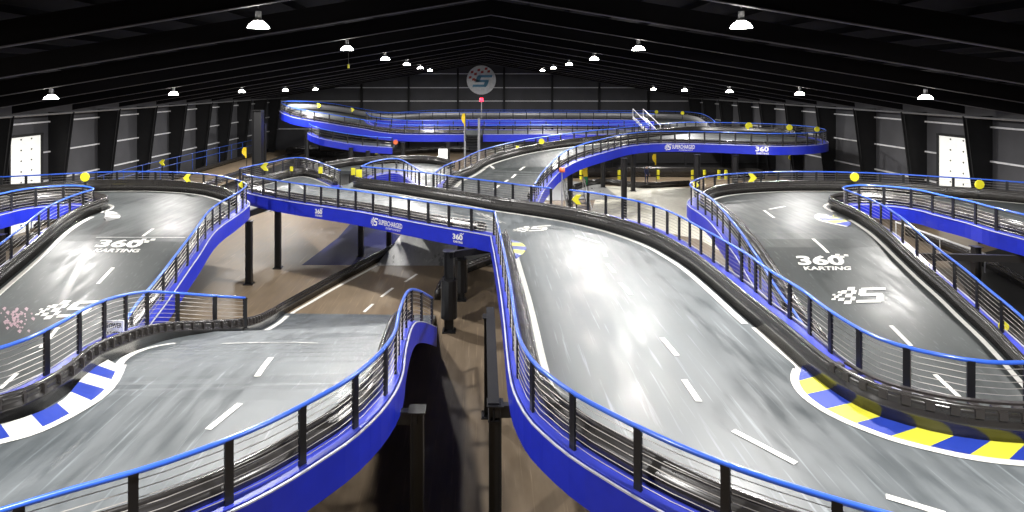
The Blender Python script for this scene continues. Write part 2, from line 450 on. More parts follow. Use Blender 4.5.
# purlins under the roof, girts on the walls, eave struts
g = G()
for s in (-1, 1):
    for k in range(1, 19):
        x = RIDGE_X + s * k * 1.72
        if WL + .3 < x < WR - .3: g.box((x, (FAR + BACK) / 2, rafter_z(x) + .78), (.07, FAR - BACK, .2))
struct(g.ob(trim_name(), 'roof_steel'))
for s in (-1, 1):
    g = G()
    for z in (3.1, 5.15, 7.3): g.box((WX[s] - s * .09, (FAR + BACK) / 2, z), (.18, FAR - BACK, .1))
    struct(g.ob(trim_name(), 'girt'))
    struct(G().tube([(WX[s] - s * 1.75, BACK, 7.95), (WX[s] - s * 1.75, FAR, 7.95)], .07, 6).ob(trim_name(), 'galv'))
g = G()
for z, hx in ((3.2, 31), (5.3, 31), (7.42, 31), (9.45, 24.5), (11.55, 11.5)): g.box((RIDGE_X * .5, FAR - .1, z), (2 * hx, .2, .14))
struct(g.ob(trim_name(), 'girt'))
g = G()
for px in (362, 409, 458, 504, 552, 599, 648):
    x = (px - CX) * FAR / F; g.box((x, FAR - .25, rafter_z(x) / 2), (.3, .4, rafter_z(x)))
struct(g.ob(trim_name(), 'frame_steel'))
# tapered portal frames
ORD = ['nearest', 'second nearest', 'third nearest', 'fourth nearest', 'fifth nearest', 'sixth nearest', 'seventh nearest', 'eighth nearest', 'ninth nearest', 'tenth nearest', 'eleventh nearest', 'twelfth nearest', 'thirteenth nearest', 'fourteenth nearest', 'fifteenth nearest']
frames = [15.4 + 5.55 * k for k in range(-5, 14)]
vis = 0
for D in frames:
    if D > 15: lab = 'dark tapered steel portal frame across the hall, %s to the camera' % ORD[vis]; vis += 1
    else: lab = 'dark tapered steel portal frame behind the viewpoint'
    R = root('portal_frame', (0, D, 0), lab, "steel frame", None if D > 15 else 'portal frames behind the viewpoint')
    for s in (-1, 1):
        wi = WX[s] - s * .02; kt = WX[s] - s * 1.75; kb = WX[s] - s * .75
        G().prism([(wi, 0), (kb, 0), (kt, 8.0), (wi, 8.0)] if s > 0 else [(wi, 0), (wi, 8.0), (kt, 8.0), (kb, 0)], 'y', D - .02, D + .02).add([], []).ob('column', 'frame_steel', R)
        G().bar((kb, D, 0), (kt, D, 8.0), .03, .3).bar((kb, D - .0, 0), (kt, D, 8.0), .28, .03).ob('column_flange', 'frame_steel', R)
        rx = RIDGE_X
        def rp(x, dz): return (x, rafter_z(x) + dz)
        pts = [rp(kt, -.0), rp(rx, .0), rp(rx, .68), rp(kt, .68)]
        G().prism(pts if s > 0 else pts[::-1], 'y', D - .02, D + .02).ob('rafter', 'roof_steel', R)
        a = Vector((kt, D, rafter_z(kt))); b = Vector((rx, D, RIDGE_Z))
        G().bar(a, b, .16, .03).ob('rafter_flange', 'flange', R)
# roller doors / bright panels in the side walls
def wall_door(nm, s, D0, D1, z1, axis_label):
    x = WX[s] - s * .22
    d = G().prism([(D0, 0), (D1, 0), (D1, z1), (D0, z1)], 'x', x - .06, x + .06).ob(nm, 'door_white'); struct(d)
    fr = G()
    for y in (D0, D1): fr.box((x, y, z1 / 2), (.3, .14, z1))
    fr.box((x, (D0 + D1) / 2, z1 + .06), (.3, D1 - D0 + .2, .14)); fr.ob('door_frame', 'frame_steel', d)
    b = G()
    for k in range(9):
        for t in (.36, .68): b.box((x - s * .07, D0 + (D1 - D0) * t, .5 + k * .72), (.03, .1, .1))
    b.ob('bolt', 'black_steel', d)
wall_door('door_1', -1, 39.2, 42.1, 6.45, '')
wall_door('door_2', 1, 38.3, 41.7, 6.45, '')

# ------------------------------------------------------------------ lamps
def lamp(x, y, z, label, group=None, proto=[None]):
    if proto[0] is None:
        R = root('high_bay_lamp', (0, 0, 0), label, 'lamp', group)
        G().cone((0, 0, .23), .09, .08, .24, 12).ob('driver_housing', 'lamp_body', R, False)
        g = G().cone((0, 0, .0), .30, .24, .10, 24).cone((0, 0, .10), .24, .12, .09, 24); g.ob('refractor', 'lamp_glass', R, True)
        G().cone((0, 0, .185), .15, .13, .05, 20).ob('rim', 'lamp_body', R)
        G().tube([(0, 0, .56), (0, 0, .95)], .02, 6).ob('hanger', 'lamp_body', R)
        ld = bpy.data.lights.new('lamp_light', 'AREA'); ld.shape = 'DISK'; ld.size = .5; ld.energy = LAMP_W; ld.color = (1, .975, .94)
        lo = bpy.data.objects.new('lamp_light', ld); C.objects.link(lo); lo.parent = R; lo.location = (0, 0, -.05)
        proto[0] = R
        o = R
    else:
        R = proto[0]; o = R.copy(); C.objects.link(o)
        for ch in R.children:
            c = ch.copy(); C.objects.link(c); c.parent = o
        o['label'] = label
        if 'group' in o: del o['group']
        if group: o['group'] = group
    o.location = (x, y, z); return o
ys = [16.9 + 11.1 * k for k in range(6)]
for s, nm in ((-1, 'left'), (1, 'right')):
    for i, y in enumerate(ys): lamp(s * 6.8 + .5, y, 11.58, 'bright high bay lamp in the %s inner row beside the ridge, %s' % (nm, ORD[i]))
    for i, y in enumerate(ys[1:]): lamp(s * 20.4 + .3, y, 9.3, 'bright high bay lamp in the %s outer row near the eaves, %s' % (nm, ORD[i]))
    lamp(s * 20.4 + .3, 16.9, 9.3, 'high bay lamp beyond the picture edge', 'lamps beyond the picture edge')
    for y in (5.8,): lamp(s * 20.4 + .3, y, 9.3, 'high bay lamp beyond the picture edge', 'lamps beyond the picture edge'); lamp(s * 6.8 + .5, y, 11.58, 'high bay lamp beyond the picture edge', 'lamps beyond the picture edge')

# ------------------------------------------------------------------ M: the wide track on the right of the picture, and its bridge
T = 4.8
bridge = smooth_path([P(243, 174, T), P(256, 177, T), P(290, 182.5, T), P(326, 187, T), P(362, 191.5, T), P(403, 198, T), P(446, 204.7, T), P(478, 209.2, T), P(494.5, 211.8, T)])
m_left = smooth_path([P(494.5, 211.8, T), P(498, 225, T), P(503, 247, T), P(507, 266, T), P(511, 290, T), P(515, 318, T), P(520, 340, T), P(529, 356, T), P(538, 367, T), P(553, 379, T), P(578, 396, T), P(611, 413.5, T), P(644, 430, T), P(690, 450.5, T), P(739, 469, T), P(800, 489, T), P(868, 509, T), P(980, 538, T), P(1100, 563, T), P(1260, 580, T)])
m_right_rail_a = smooth_path([P(361, 166.6, T), P(385, 168.7, T), P(420, 172, T), P(452, 176.3, T), P(480, 179.8, T), P(507, 183.2, T), P(530, 186, T), P(551, 188.4, T)])
m_right_rail_b = smooth_path([P(570, 190, T), P(590, 192.5, T), P(612, 196, T), P(642, 202.5, T), P(672, 212.5, T), P(700, 227.5, T), P(724.5, 241, T), P(750, 256, T), P(768, 269.5, T), P(800.5, 289, T), P(823, 306, T), P(850.5, 324, T), P(868, 333.5, T), P(883, 340, T), P(905, 347, T), P(928, 352.5, T), P(968, 360, T), P(993, 362.5, T), P(1024, 362.5, T), P(1080, 361, T), P(1180, 356, T), P(1300, 348, T)])
m_right_foot = smooth_path([P(353, 187, 3.8), P(362, 189, 3.8), P(397, 193.5, 3.8), P(430, 199, 3.8), P(470, 205.5, 3.8), P(497, 210.5, 3.8), P(535, 216, 3.8), P(570, 222, 3.8), P(600, 229, 3.8), P(625, 236.5, 3.8), P(650, 246, 3.8), P(670, 257, 3.8), P(690, 270, 3.8), P(719, 294.5, 3.8), P(745, 318, 3.8), P(768, 338, 3.8), P(790, 358, 3.8), P(818, 384, 3.8), P(845, 404, 3.8), P(878, 421, 3.8), P(905, 430, 3.8), P(930, 436.5, 3.8), P(968, 444, 3.8), P(1024, 449.5, 3.8), P(1090, 450, 3.8), P(1200, 443, 3.8), P(1330, 430, 3.8)])
hump = smooth_path([P(240, 168.5, T), P(256, 165, T), P(273, 161.7, T), P(288.6, 158.3, T), P(300, 157.6, T), P(312, 160, T), P(324, 164, T), P(340, 170.7, T)])
mb = down(offset(bridge, -.12), -1) + down(offset(m_left, -.12)[1:], -1)
mb += [Vector((11.5, 6.6, 3.8)), Vector((16.4, 8.2, 3.8))]
mb += down(offset(m_right_rail_b, .14), -1)[::-1] + down(offset(m_right_rail_a, .14), -1)[::-1] + [Vector((-7.8, 42.5, 3.8))]
mb += down(offset(hump, .14), -1)[::-1]
MT = root('raised_track', (4, 20, 3.8), 'widest glossy grey kart track, from the blue bridge to the lower right corner', 'kart track')
_, MB_ = deck_slab('deck', mb, 'worn_track', MT)
db, dl = down(bridge, -1), down(m_left, -1)
skirt(MT, db, -1); skirt(MT, dl, -1)
skirt(MT, down(m_right_rail_b, -1), 1); skirt(MT, down(m_right_rail_a, -1), 1); skirt(MT, down(hump, -1), 1)
railing('blue topped railing along the front of the lettered bridge', bridge, -1)
railing('blue topped railing curving down the left edge of the widest track', m_left, -1, 1.31)
railing('blue topped railing behind the bridge, passing in front of the centre track', m_right_rail_a, 1)
railing('blue topped railing along the right edge of the widest track', m_right_rail_b, 1, 1.0)
railing('pale arched railing around the far hump at the left end of the bridge', hump, 1)
# barriers
ml_foot = down(offset(m_left, .47), -1); br_foot = down(offset(bridge, .42), -1)
barrier('low black barrier inside the railing of the lettered bridge', cut(br_foot, .02, .97), -1, h=.34)
barrier('black barrier along the left edge of the widest track', cut(ml_foot, .04, 1), -1, h=.4)
barrier('long black barrier along the right edge of the widest track', m_right_foot, 1, h=.6, th=.34, clips=False)
tail = [p for p in m_right_foot if CX + F * p.x / p.y > 822 or p.y < 9.5]
# clips on the tight bend
R = root('barrier_cap_strip', tail[0] + Vector((0, 0, .52)), 'ribbed black cap strip on top of the barrier behind the yellow and blue kerb', 'barrier cap')
G().profile(tail, [(.27, .60), (.27, .64), (.36, .64), (.36, .60)], 1).ob('strip', 'clip', R)
nr = normals(tail); first = None
for i in range(0, len(tail)):
    if first is None:
        g = G().box((0, 0, .585), (.15, .22, .07)).box((0, -.115, .53), (.13, .03, .14)); me = bpy.data.meshes.new('clip'); me.from_pydata(g.v, [], g.f); me.materials.append(M['clip']); first = o = bpy.data.objects.new('clip', me)
    else: o = first.copy()
    C.objects.link(o); o.parent = R; q = nr[i]; o.location = tail[i] + q * .12 - wloc(R); o.rotation_euler = (0, 0, math.atan2(-q.x, q.y))
hump_foot = down(smooth_path([P(243, 181, 4.3), P(254, 178.5, 4.3), P(266, 176, 4.3), P(278, 173, 4.3), P(289, 170.5, 4.3), P(302, 168.8, 4.3), P(314, 170.5, 4.3), P(324, 174, 4.3), P(334, 178, 4.3)]), -.5)
barrier('low black barrier inside the pale arched railing at the far hump', hump_foot, 1, h=.5)
stripe(MT, cut(ml_foot, .05, 1), .06, .24, MB_)
stripe(MT, [p for p in m_right_foot if CX + F * p.x / p.y < 757][2:], -.10, -.27, MB_)
stripe(MT, hump_foot, -.1, -.26, MB_)
# kerb on the lower right bend
def kerb(label, outer, inner, cols, bvh, n, line_w=.16, lift=.02):
    R = root('kerb', outer[0].copy(), label, 'kerb')
    def samp(p, t):
        f = t * (len(p) - 1); i = min(int(f), len(p) - 2); return p[i].lerp(p[i + 1], f - i)
    K = 4
    for k in range(n):
        vs = []
        for j in range(K + 1):
            t = (k + j / K) / n; a = samp(outer, t); b = samp(inner, t)
            for p, h in ((a, .10), (b, .02)): vs += [(p.x, p.y, p.z + .0), (p.x, p.y, p.z + h)]
        fs = []
        for j in range(K):
            o_ = j * 4; fs += [(o_ + 1, o_ + 3, o_ + 7, o_ + 5), (o_ + 2, o_ + 6, o_ + 7, o_ + 3), (o_, o_ + 1, o_ + 5, o_ + 4), (o_, o_ + 4, o_ + 6, o_ + 2)]
        fs += [(0, 2, 3, 1), (K * 4, K * 4 + 1, K * 4 + 3, K * 4 + 2)]
        mesh('kerb_block', vs, fs, cols[k % len(cols)], R, label={'kerb_grey': 'grey kerb block', 'kerb_white': 'white kerb block', 'kerb_blue': 'blue kerb block', 'kerb_yellow': 'yellow kerb block'}[cols[k % len(cols)]])
    stripe(R, inner, 0, -line_w, bvh, 'edge_line')
    return R
kin = smooth_path([P(*q, 3.8) for q in ((801, 371), (799, 377), (800, 385), (808, 396), (825, 408.5), (843, 418), (863, 426.5), (895, 438), (928, 446.5), (968, 455), (1024, 461.5), (1090, 463), (1200, 456))], .15)
kout = smooth_path([P(*q, 3.8) for q in ((803, 368), (812, 374), (822, 382), (838, 396), (858, 408), (875, 417.5), (890, 424), (910, 430.5), (932, 436), (968, 443), (1024, 448.5), (1090, 449), (1200, 442))], .15)
kerb('yellow and blue striped kerb on the lower right bend of the widest track', kout, kin, ['kerb_blue', 'kerb_yellow'], MB_, 14)
stripe(MT, smooth_path([look(MB_, *q) for q in ((755, 328), (768, 340), (782, 352), (793, 361), (799, 366), (800.5, 371))], .2), .09, -.09, MB_)
kin2 = smooth_path([P(*q, 3.8) for q in ((511, 241), (517, 241.5), (523, 244.5), (526.5, 248.5), (524, 252.5), (520, 256), (517, 259))], .15)
kout2 = smooth_path([P(*q, 3.8) for q in ((511, 242), (511.5, 244), (512, 247), (512.5, 250), (513.5, 253), (514.5, 256), (515.5, 259))], .15)
kerb('small yellow and blue kerb at the inside corner where the bridge meets the widest track', kout2, kin2[::1], ['kerb_blue', 'kerb_yellow'], MB_, 5)
for q in ((603, 248, 606, 257), (607, 264, 614.5, 273), (620, 283, 631, 295), (662, 338, 677, 356), (684, 380, 699, 402), (733, 431, 796, 464), (886, 497, 946, 515), (576, 236, 600, 243), (300, 186, 305, 190), (327, 180, 336, 176)):
    dash(MT, MB_, *q)
# logos laid on the deck near the bridge
deck_art(MT, MB_, checker_s('flag'), ((511, 233), (548, 231), (546, 225.5), (508, 228)), 'white_paint')
deck_art(MT, MB_, checker_s('flag'), ((470, 212), (500, 224), (503, 222), (476, 210)), 'worn_paint')
# lettering on the bridge fascia
g360, gk = glyphs('360', .035), glyphs('KARTING', .03); gsup, gent = glyphs('SUPERCHARGED', .012), glyphs('ENTERTAINMENT', .0)
def fascia_logo(parent, path, side, px, wdt, z0=-.5, z1=-.12):
    s = at_x(path, px); h = z1 - z0
    fascia_art(parent, path, side, s - wdt / 2, s + wdt / 2, z0 + h * .36, z1, g360); fascia_art(parent, path, side, s - wdt * .42, s + wdt * .5, z0, z0 + h * .24, gk)
    fascia_art(parent, path, side, s + wdt * .2, s + wdt * .62, z1, z1 + .06, checker_s('ticks'), name='lettering')
def fascia_word(parent, path, side, px0, px1, z0=-.5, z1=-.14):
    a, b = at_x(path, px0), at_x(path, px1)
    if a > b: a, b = b, a
    fascia_art(parent, path, side, a, a + (b - a) * .22, z0, z1 + .06, checker_s('flag')); fascia_art(parent, path, side, a + (b - a) * .27, b, z0 + .13, z1, gsup)
    fascia_art(parent, path, side, a + (b - a) * .5, b - (b - a) * .05, z0 - .02, z0 + .07, gent)
def rev(p): return p
fascia_logo(MT, db, -1, 322, .5); fascia_word(MT, db, -1, 371, 404); fascia_logo(MT, db, -1, 457, .52)

# ------------------------------------------------------------------ R: right loop with the 360 marking
r_out = smooth_path([PS(x, y, 1) for x, y in ((1066, 185.5), (1024, 182.5), (985, 179.5), (943, 177), (893, 174), (843, 172.2), (800, 171.7), (774, 172), (733, 173.8), (710, 176.2), (697, 179.3), (690, 184), (693, 187.8), (700, 191.5), (710.5, 198), (721, 208), (731.5, 220.5), (738.6, 229), (745.6, 239), (752.6, 250), (761, 262), (769, 276), (780, 293), (792, 309), (803, 325), (825, 358), (850, 398), (885, 450))])
r_in = smooth_path([PS(x, y, 1) for x, y in ((1066, 225), (1024, 214.6), (991, 207), (971, 201.5), (940, 195), (922, 190.7), (902, 187.8), (885.6, 186.4), (864.5, 185.2), (850, 185.8), (842.5, 188.3), (850.5, 191.6), (863, 196.3), (874, 201), (885.6, 207), (904, 219.7), (917, 231), (931.8, 243.4), (943.5, 253), (965, 269.5), (989, 289.7), (1014, 310), (1040, 334), (1080, 372), (1120, 412))])
RT = root('loop_track', (15, 26, 3.8), 'dark looping kart track on the right, with a white 360 marking', 'kart track')
rb = down(offset(r_out, -.14), -1) + down(offset(r_in, -.14), -1)[::-1]
_, RB_ = deck_slab('deck', rb, 'track', RT, zfun=zf)
ro, ri = down(r_out, -1), down(r_in, -1)
def side_of(path, pt):
    i = min(range(len(path)), key=lambda k: (path[k] - pt).length); return 1 if (pt - path[i]).dot(normals(path)[i]) > 0 else -1
so = -side_of(ro, P(800, 250, 3.8)); si = -side_of(ri, P(800, 250, 3.8))
skirt(RT, ro, so); skirt(RT, ri, si, ledge=.22)
railing('blue topped railing around the outside of the right loop, running to the right picture edge', r_out, so, cables=6)
railing('blue topped railing around the pointed island of the right loop', r_in, si, cables=6)
bo = offset(ro, -so * .75); bi = offset(ri, -si * .62)
barrier('black barrier inside the outer railing of the right loop', bo, so, h=.55)
barrier('black barrier round the pointed island of the right loop', bi, si, h=.5)
stripe(RT, bo, -so * .1, -so * .26, RB_); stripe(RT, cut(bi, 0, .44), -si * .1, -si * .26, RB_); stripe(RT, cut(bi, .50, 1), -si * .1, -si * .26, RB_)
for q in ((813, 239, 828, 253), (891, 326, 911, 346), (935, 375, 960, 398), (764, 210.5, 774, 218), (769, 209.5, 785, 206.5), (880, 190, 884, 191)): dash(RT, RB_, *q)
deck_art(RT, RB_, g360, ((799, 265.5), (846, 265.5), (842, 256), (795, 256)), 'white_paint'); deck_art(RT, RB_, gk, ((805, 270.5), (851, 270.5), (851, 266.8), (803, 266.8)), 'white_paint')
deck_art(RT, RB_, checker_s('ticks'), ((831, 257), (849, 258.5), (848, 255), (831, 254)), 'white_paint'); deck_art(RT, RB_, checker_s('flag'), ((828, 305), (888, 304), (878, 287), (826, 288)), 'white_paint')
ki = smooth_path([look(RB_, *q) for q in ((832, 218.5), (822, 214.5), (818, 217), (822, 220.5), (836, 224), (848, 226.5))], .15)
ko = smooth_path([look(RB_, *q) for q in ((834, 217), (833, 217.5), (833, 218), (834, 219), (842, 221), (851, 225))], .15)
kerb('faded yellow kerb at the nose of the right island', ko, ki, ['kerb_yellow', 'kerb_blue'], RB_, 6)

# ------------------------------------------------------------------ L: left loop with the 360 marking
l_out = smooth_path([PS(x, y, 1) for x, y in ((-50, 179.5), (0, 177), (50, 174.6), (100, 172.2), (150, 171.7), (185, 172.7), (213, 175), (232, 178.6), (243, 182), (246.5, 185.2), (243, 189), (232, 196), (218.5, 203.5), (207, 213), (195, 230), (184, 244), (175, 256), (160, 275.5), (147, 291), (133, 309), (118, 334), (95, 372), (60, 430))])
l_in = smooth_path([PS(x, y, 1) for x, y in ((-80, 212), (-30, 200), (0, 194), (17.6, 190.2), (35, 187.8), (53, 186.4), (70, 185.6), (85, 186.4), (94, 189), (84, 192.2), (74, 195.4), (61, 200.5), (47, 207.5), (34, 217), (21, 228), (2.3, 242.5), (-20, 259), (-60, 290), (-110, 330))])
LT = root('loop_track', (-15, 26, 3.8), 'dark looping kart track on the left, with a white 360 marking', 'kart track')
_, LB_ = deck_slab('deck', down(offset(l_out, .14), -1) + down(offset(l_in, .14), -1)[::-1], 'track', LT, zfun=zf)
lo_, li = down(l_out, -1), down(l_in, -1)
so = -side_of(lo_, P(150, 230, 3.8)); si = -side_of(li, P(150, 230, 3.8))
skirt(LT, lo_, so); skirt(LT, li, si, ledge=.22)
railing('blue topped railing around the outside of the left loop, meeting the bridge', l_out, so, cables=6)
railing('blue topped railing around the rounded island of the left loop', l_in, si, cables=6)
bo = offset(lo_, -so * .75); bi = offset(li, -si * .62)
bo = cut(bo, 0, 1)
barrier('black barrier inside the outer railing of the left loop', cut(bo, 0, .52), so, h=.6); barrier('low black barrier down the right edge of the left loop', cut(offset(lo_, -so * .45), .60, 1), so, h=.25)
barrier('black barrier round the rounded island of the left loop', bi, si, h=.55)
stripe(LT, cut(bo, 0, .5), -so * .1, -so * .26, LB_); stripe(LT, cut(bi, 0, .46), -si * .1, -si * .26, LB_); stripe(LT, cut(bi, .5, 1), -si * .14, -si * .34, LB_)
for q in ((153, 229, 143, 236.5), (113, 268, 98, 284), (58, 328, 41, 348), (17, 374, 0, 389)): dash(LT, LB_, *q)
dash(LT, LB_, 96, 237.6, 185, 237.8, .07, 'worn_paint', 'joint_line', 8)
deck_art(LT, LB_, g360, ((94, 247.5), (139, 248), (146, 240), (101, 240)), 'white_paint'); deck_art(LT, LB_, gk, ((92, 252.5), (138, 252.8), (141, 249.3), (97, 249)), 'white_paint')
deck_art(LT, LB_, checker_s('ticks'), ((134, 243), (153, 243), (156, 239), (138, 239)), 'white_paint'); deck_art(LT, LB_, checker_s('flag'), ((28, 321), (84, 318), (98, 300), (38, 302)), 'white_paint')
sv = [(random.gauss(.5, .2), random.gauss(.5, .2), random.uniform(.02, .06)) for _ in range(60)]
dv = []; dfc = []
for (a, b, r_) in sv:
    k = len(dv); dv += [(a - r_, b), (a, b - r_ * 1.4), (a + r_ * .8, b + .01), (a, b + r_)]; dfc.append((k, k + 1, k + 2, k + 3))
deck_art(LT, LB_, (dv, dfc), ((-10, 336), (42, 334), (34, 302), (-4, 304)), 'pink_paint', 'faded_logo')
for t, w_ in (((64, 352, 75, 298), .3), ((75, 298, 95, 238), .3)): pass
# rubbered-in tyre arc
arc = smooth_path([look(LB_, *q) for q in ((108, 221), (98, 231), (90, 244), (80, 266), (70, 285), (60, 306), (48, 340))], .3)
simple('tyre_rubber', (.022, .022, .022), .45); stripe(LT, arc, .12, -.12, LB_, 'tyre_mark', 'tyre_rubber', .010)
ki = smooth_path([look(LB_, *q) for q in ((104, 211), (113, 212), (120, 215.5), (118, 219), (108, 221.5))], .15); ko = smooth_path([look(LB_, *q) for q in ((104, 213), (105, 214.5), (105.5, 216), (105, 218), (104, 220))], .15)
kerb('small white kerb at the nose of the left island', ko, ki, ['kerb_grey', 'kerb_white'], LB_, 5)

# ------------------------------------------------------------------ NL: near-left track ramping down to the floor
nl_foot = smooth_path([P(-150, 452, 3.8), P(-70, 443, 3.8), P(0, 427, 3.8), P(25, 419, 3.8), P(50, 406, 3.8), P(75, 388.5, 3.8), P(88, 376, 3.8), P(100, 367, 3.72), P(132, 352.5, 3.4), P(160, 343.5, 2.95), P(185, 340.5, 2.62), P(212, 339, 2.35), P(240, 336, 1.95), P(256, 332, 1.5), P(271, 324, .8), P(284, 315, .03), P(306, 302, .01), P(334, 286, .01), P(366, 269, .01), P(395, 253, .01), P(420, 238, .01)])
nl_rail = smooth_path([P(-90, 368, T), P(-40, 358, T), P(0, 348, T), P(27, 339, T), P(60, 323, T), P(85, 308.5, 4.75), P(107.5, 299.5, 4.6), P(125, 295, 4.4), P(147, 291.8, 4.1), P(175, 293, 3.75), P(212, 295.8, 3.45), P(245, 298, 3.05)])
nl_right = smooth_path([P(-120, 553, T), P(-60, 530, T), P(0, 511, T), P(70, 490, T), P(145, 469, T), P(196, 451.5, T), P(247, 432, T), P(285, 414.5, T), P(317, 397.5, T), P(343, 383, T), P(365.6, 366.5, T), P(379, 354, T), PD(389, 342, 12.15), PD(396, 329, 13.2), PD(398.5, 315, 14.3), PD(402, 303, 15.5), PD(406.5, 293, 16.8), PD(412, 289.5, 18.0), PD(421, 291.5, 19.0), PD(432, 298, 20.1)])
NT = root('ramp_track', (-6, 13, 3.8), 'glossy grey kart track at lower left, ramping down to the brown floor', 'kart track')
i0 = next(i for i, p in enumerate(nl_foot) if p.y > 25.9)
left_edge = offset(nl_foot, 1.1)[:i0 + 1]
re_ = down(offset(nl_right, -.14), -1)
ramp_end = [Vector((-1.9, 22.5, 1.0)), Vector((-2.0, 25.9, .02))]
nb = left_edge + ramp_end[::-1] + re_[::-1] + [Vector((-9, 6, 3.8))]
_, NB_ = deck_slab('deck', nb, 'worn_track', NT, th=.18)
skirt(NT, down(nl_right, -1), -1); skirt(NT, cut(down(nl_rail, -1), 0, .8), 1, h=.5)
railing('thick blue topped railing on the right edge of the lower left track', nl_right, -1, 1.27)
railing('blue topped railing behind the ribbed barrier of the lower left ramp track', nl_rail, 1)
i1 = i0
barrier('ribbed black barrier along the left edge of the ramp track and down onto the floor', nl_foot, 1, h=.5, th=.3, clips=True)
barrier('black barrier on the right edge of the lower left track', cut(down(offset(nl_right, .45), -1), 0, .93), -1, h=.32)
stripe(NT, cut(nl_foot, .36, i0 / len(nl_foot)), -.1, -.3, NB_)
kin = smooth_path([look(NB_, *q) for q in ((-60, 452), (0, 440), (37, 430), (75, 411), (97, 397), (109, 384), (114, 375), (118, 366))], .15)
kout = smooth_path([look(NB_, *q) for q in ((-60, 438), (0, 430), (37, 418), (62, 405.5), (76, 390), (87, 377.5), (96, 371), (108, 364))], .15)
kerb('white and blue striped kerb on the left bend of the lower left track', kout, kin, ['kerb_white', 'kerb_blue'], NB_, 9, .17)
stripe(NT, smooth_path([look(NB_, *q) for q in ((116.5, 370), (122, 361), (131, 355), (142, 350.5), (156, 346.5), (175, 343.5))], .2), .09, -.09, NB_)
for q in ((240, 404, 208, 430), (271, 358, 257, 377)): dash(NT, NB_, *q)
dash(NT, NB_, 262, 343, 318, 343.5, .06, 'worn_paint', 'joint_line', 6); dash(NT, NB_, 222, 344, 262, 343, .06, 'worn_paint', 'joint_line', 6)

# painted floor lane continuing from the ramp
FT = root('floor_lane', (-3, 34, 0), 'dashed white lane marking on the brown floor between the ramp and the bridge', 'floor marking')
flo = [p for p in nl_foot if p.y > 25.9]
a = offset(flo, -.12); b = offset(flo, -.30); vs = []
for p, q in zip(a, b): vs += [(p.x, p.y, .006), (q.x, q.y, .006)]
mesh('edge_line', vs, [(2 * i + 1, 2 * i + 3, 2 * i + 2, 2 * i) for i in range(len(a) - 1)], 'white_paint', FT)
def fdash(R, x0, y0, x1, y1, w_=.14, z=.006):
    a = P(x0, y0, 0); b = P(x1, y1, 0); t = (b - a).normalized(); q = Vector((-t.y, t.x, 0)) * w_ / 2
    mesh('lane_dash', [(p.x, p.y, z) for p in (a + q, b + q, b - q, a - q)], [(0, 3, 2, 1)], 'white_paint', R)
for q in ((351, 330, 359, 322), (364, 312, 373, 304), (381, 297, 393, 288), (405, 282, 417, 274), (338, 337, 345, 334)): fdash(FT, *q)
# second ramp beyond the floor, rising under the bridge
rp = [P(378, 265, .0), P(448, 265, .0)]
RR = root('rising_ramp', (-4, 34, 0), 'pale grey ramp rising from the floor behind the lettered bridge', 'ramp')
vs = [P(376, 265.5, .01), P(492, 265.5, .01), Vector((1.0, 38.5, 1.2)), Vector((-4.5, 38.5, 1.2))]
vs2 = [Vector((v.x, v.y, 0)) for v in vs]
mesh('ramp_board', vs + vs2, [(0, 1, 2, 3), (7, 6, 5, 4), (0, 4, 5, 1), (1, 5, 6, 2), (2, 6, 7, 3), (3, 7, 4, 0)], 'floor_track', RR)

# ------------------------------------------------------------------ C and U: centre track climbing to the upper right loop
cu_l = smooth_path([P(433.5, 174, T), P(446, 165, 4.8), P(460, 160, 4.9), P(477.6, 151.5, 5.1), P(495, 146.3, 5.3), P(520, 140.8, 5.5), P(554, 135.3, 5.8), P(577, 132.5, 6.0), P(620, 128, 6.2), P(660, 124, 6.2), P(690, 122.3, 6.2), P(719, 122.6, 6.2), P(750, 123.2, 6.2), P(785, 124.6, 6.2), P(812, 126.8, 6.2), P(824, 129, 6.2)])
cu_r = smooth_path([P(824, 129, 6.2), P(826, 131, 6.2), P(817, 132.3, 6.2), P(802, 133.2, 6.2), P(774, 133.6, 6.2), P(736, 132.6, 6.2), P(690, 131.5, 6.2), P(652, 131.6, 6.2), P(628, 133.6, 6.15), P(605, 138.5, 6.05), P(585, 143.5, 5.9), P(570, 149, 5.7), P(562, 153.5, 5.5), P(555, 159, 5.2), P(548, 166, 4.95), P(541, 174, 4.8), P(535, 184, 4.8)])
CT = root('climbing_track', (6, 42, 4), 'pale grey centre track climbing to the upper right loop with lettered blue side', 'kart track')
cb = down(offset(cu_l, .14), -1) + down(offset(cu_r, .14), -1)[1:]
_, CB_ = deck_slab('deck', cb + [Vector((-2.6, 32.6, 3.8))], 'track', CT)
skirt(CT, down(cu_r, -1), 1); skirt(CT, down(cu_l, -1), 1)
railing('railing left of the centre track, continuing along the back of the upper right loop', cu_l, 1, cables=5)
railing('blue topped railing along the front of the upper right loop and down the centre track', cu_r, 1, cables=5)
bl = down(offset(cu_l, -.8), -1); b_r = down(offset(cu_r, -.5), -1)
barrier('dark barrier along the left and back edge of the centre track', cut(bl, .0, .93), 1, h=.6); barrier('black barrier along the front edge of the upper right loop', cut(b_r, .1, .98), 1, h=.3)
stripe(CT, cut(bl, .03, .5), -.15, -.4, CB_)
for q in ((494, 189.5, 499, 185.5), (505, 182, 508, 180), (512, 178, 515.5, 174.5), (519.5, 170.5, 525, 167), (489, 165, 494, 169)): dash(CT, CB_, *q, .16)
cd_ = down(cu_r, -1)
fascia_word(CT, [p for p in cd_[::-1]], -1, 664, 696, -.5, -.05); fascia_logo(CT, cd_[::-1], -1, 762, .9, -.6, .0)

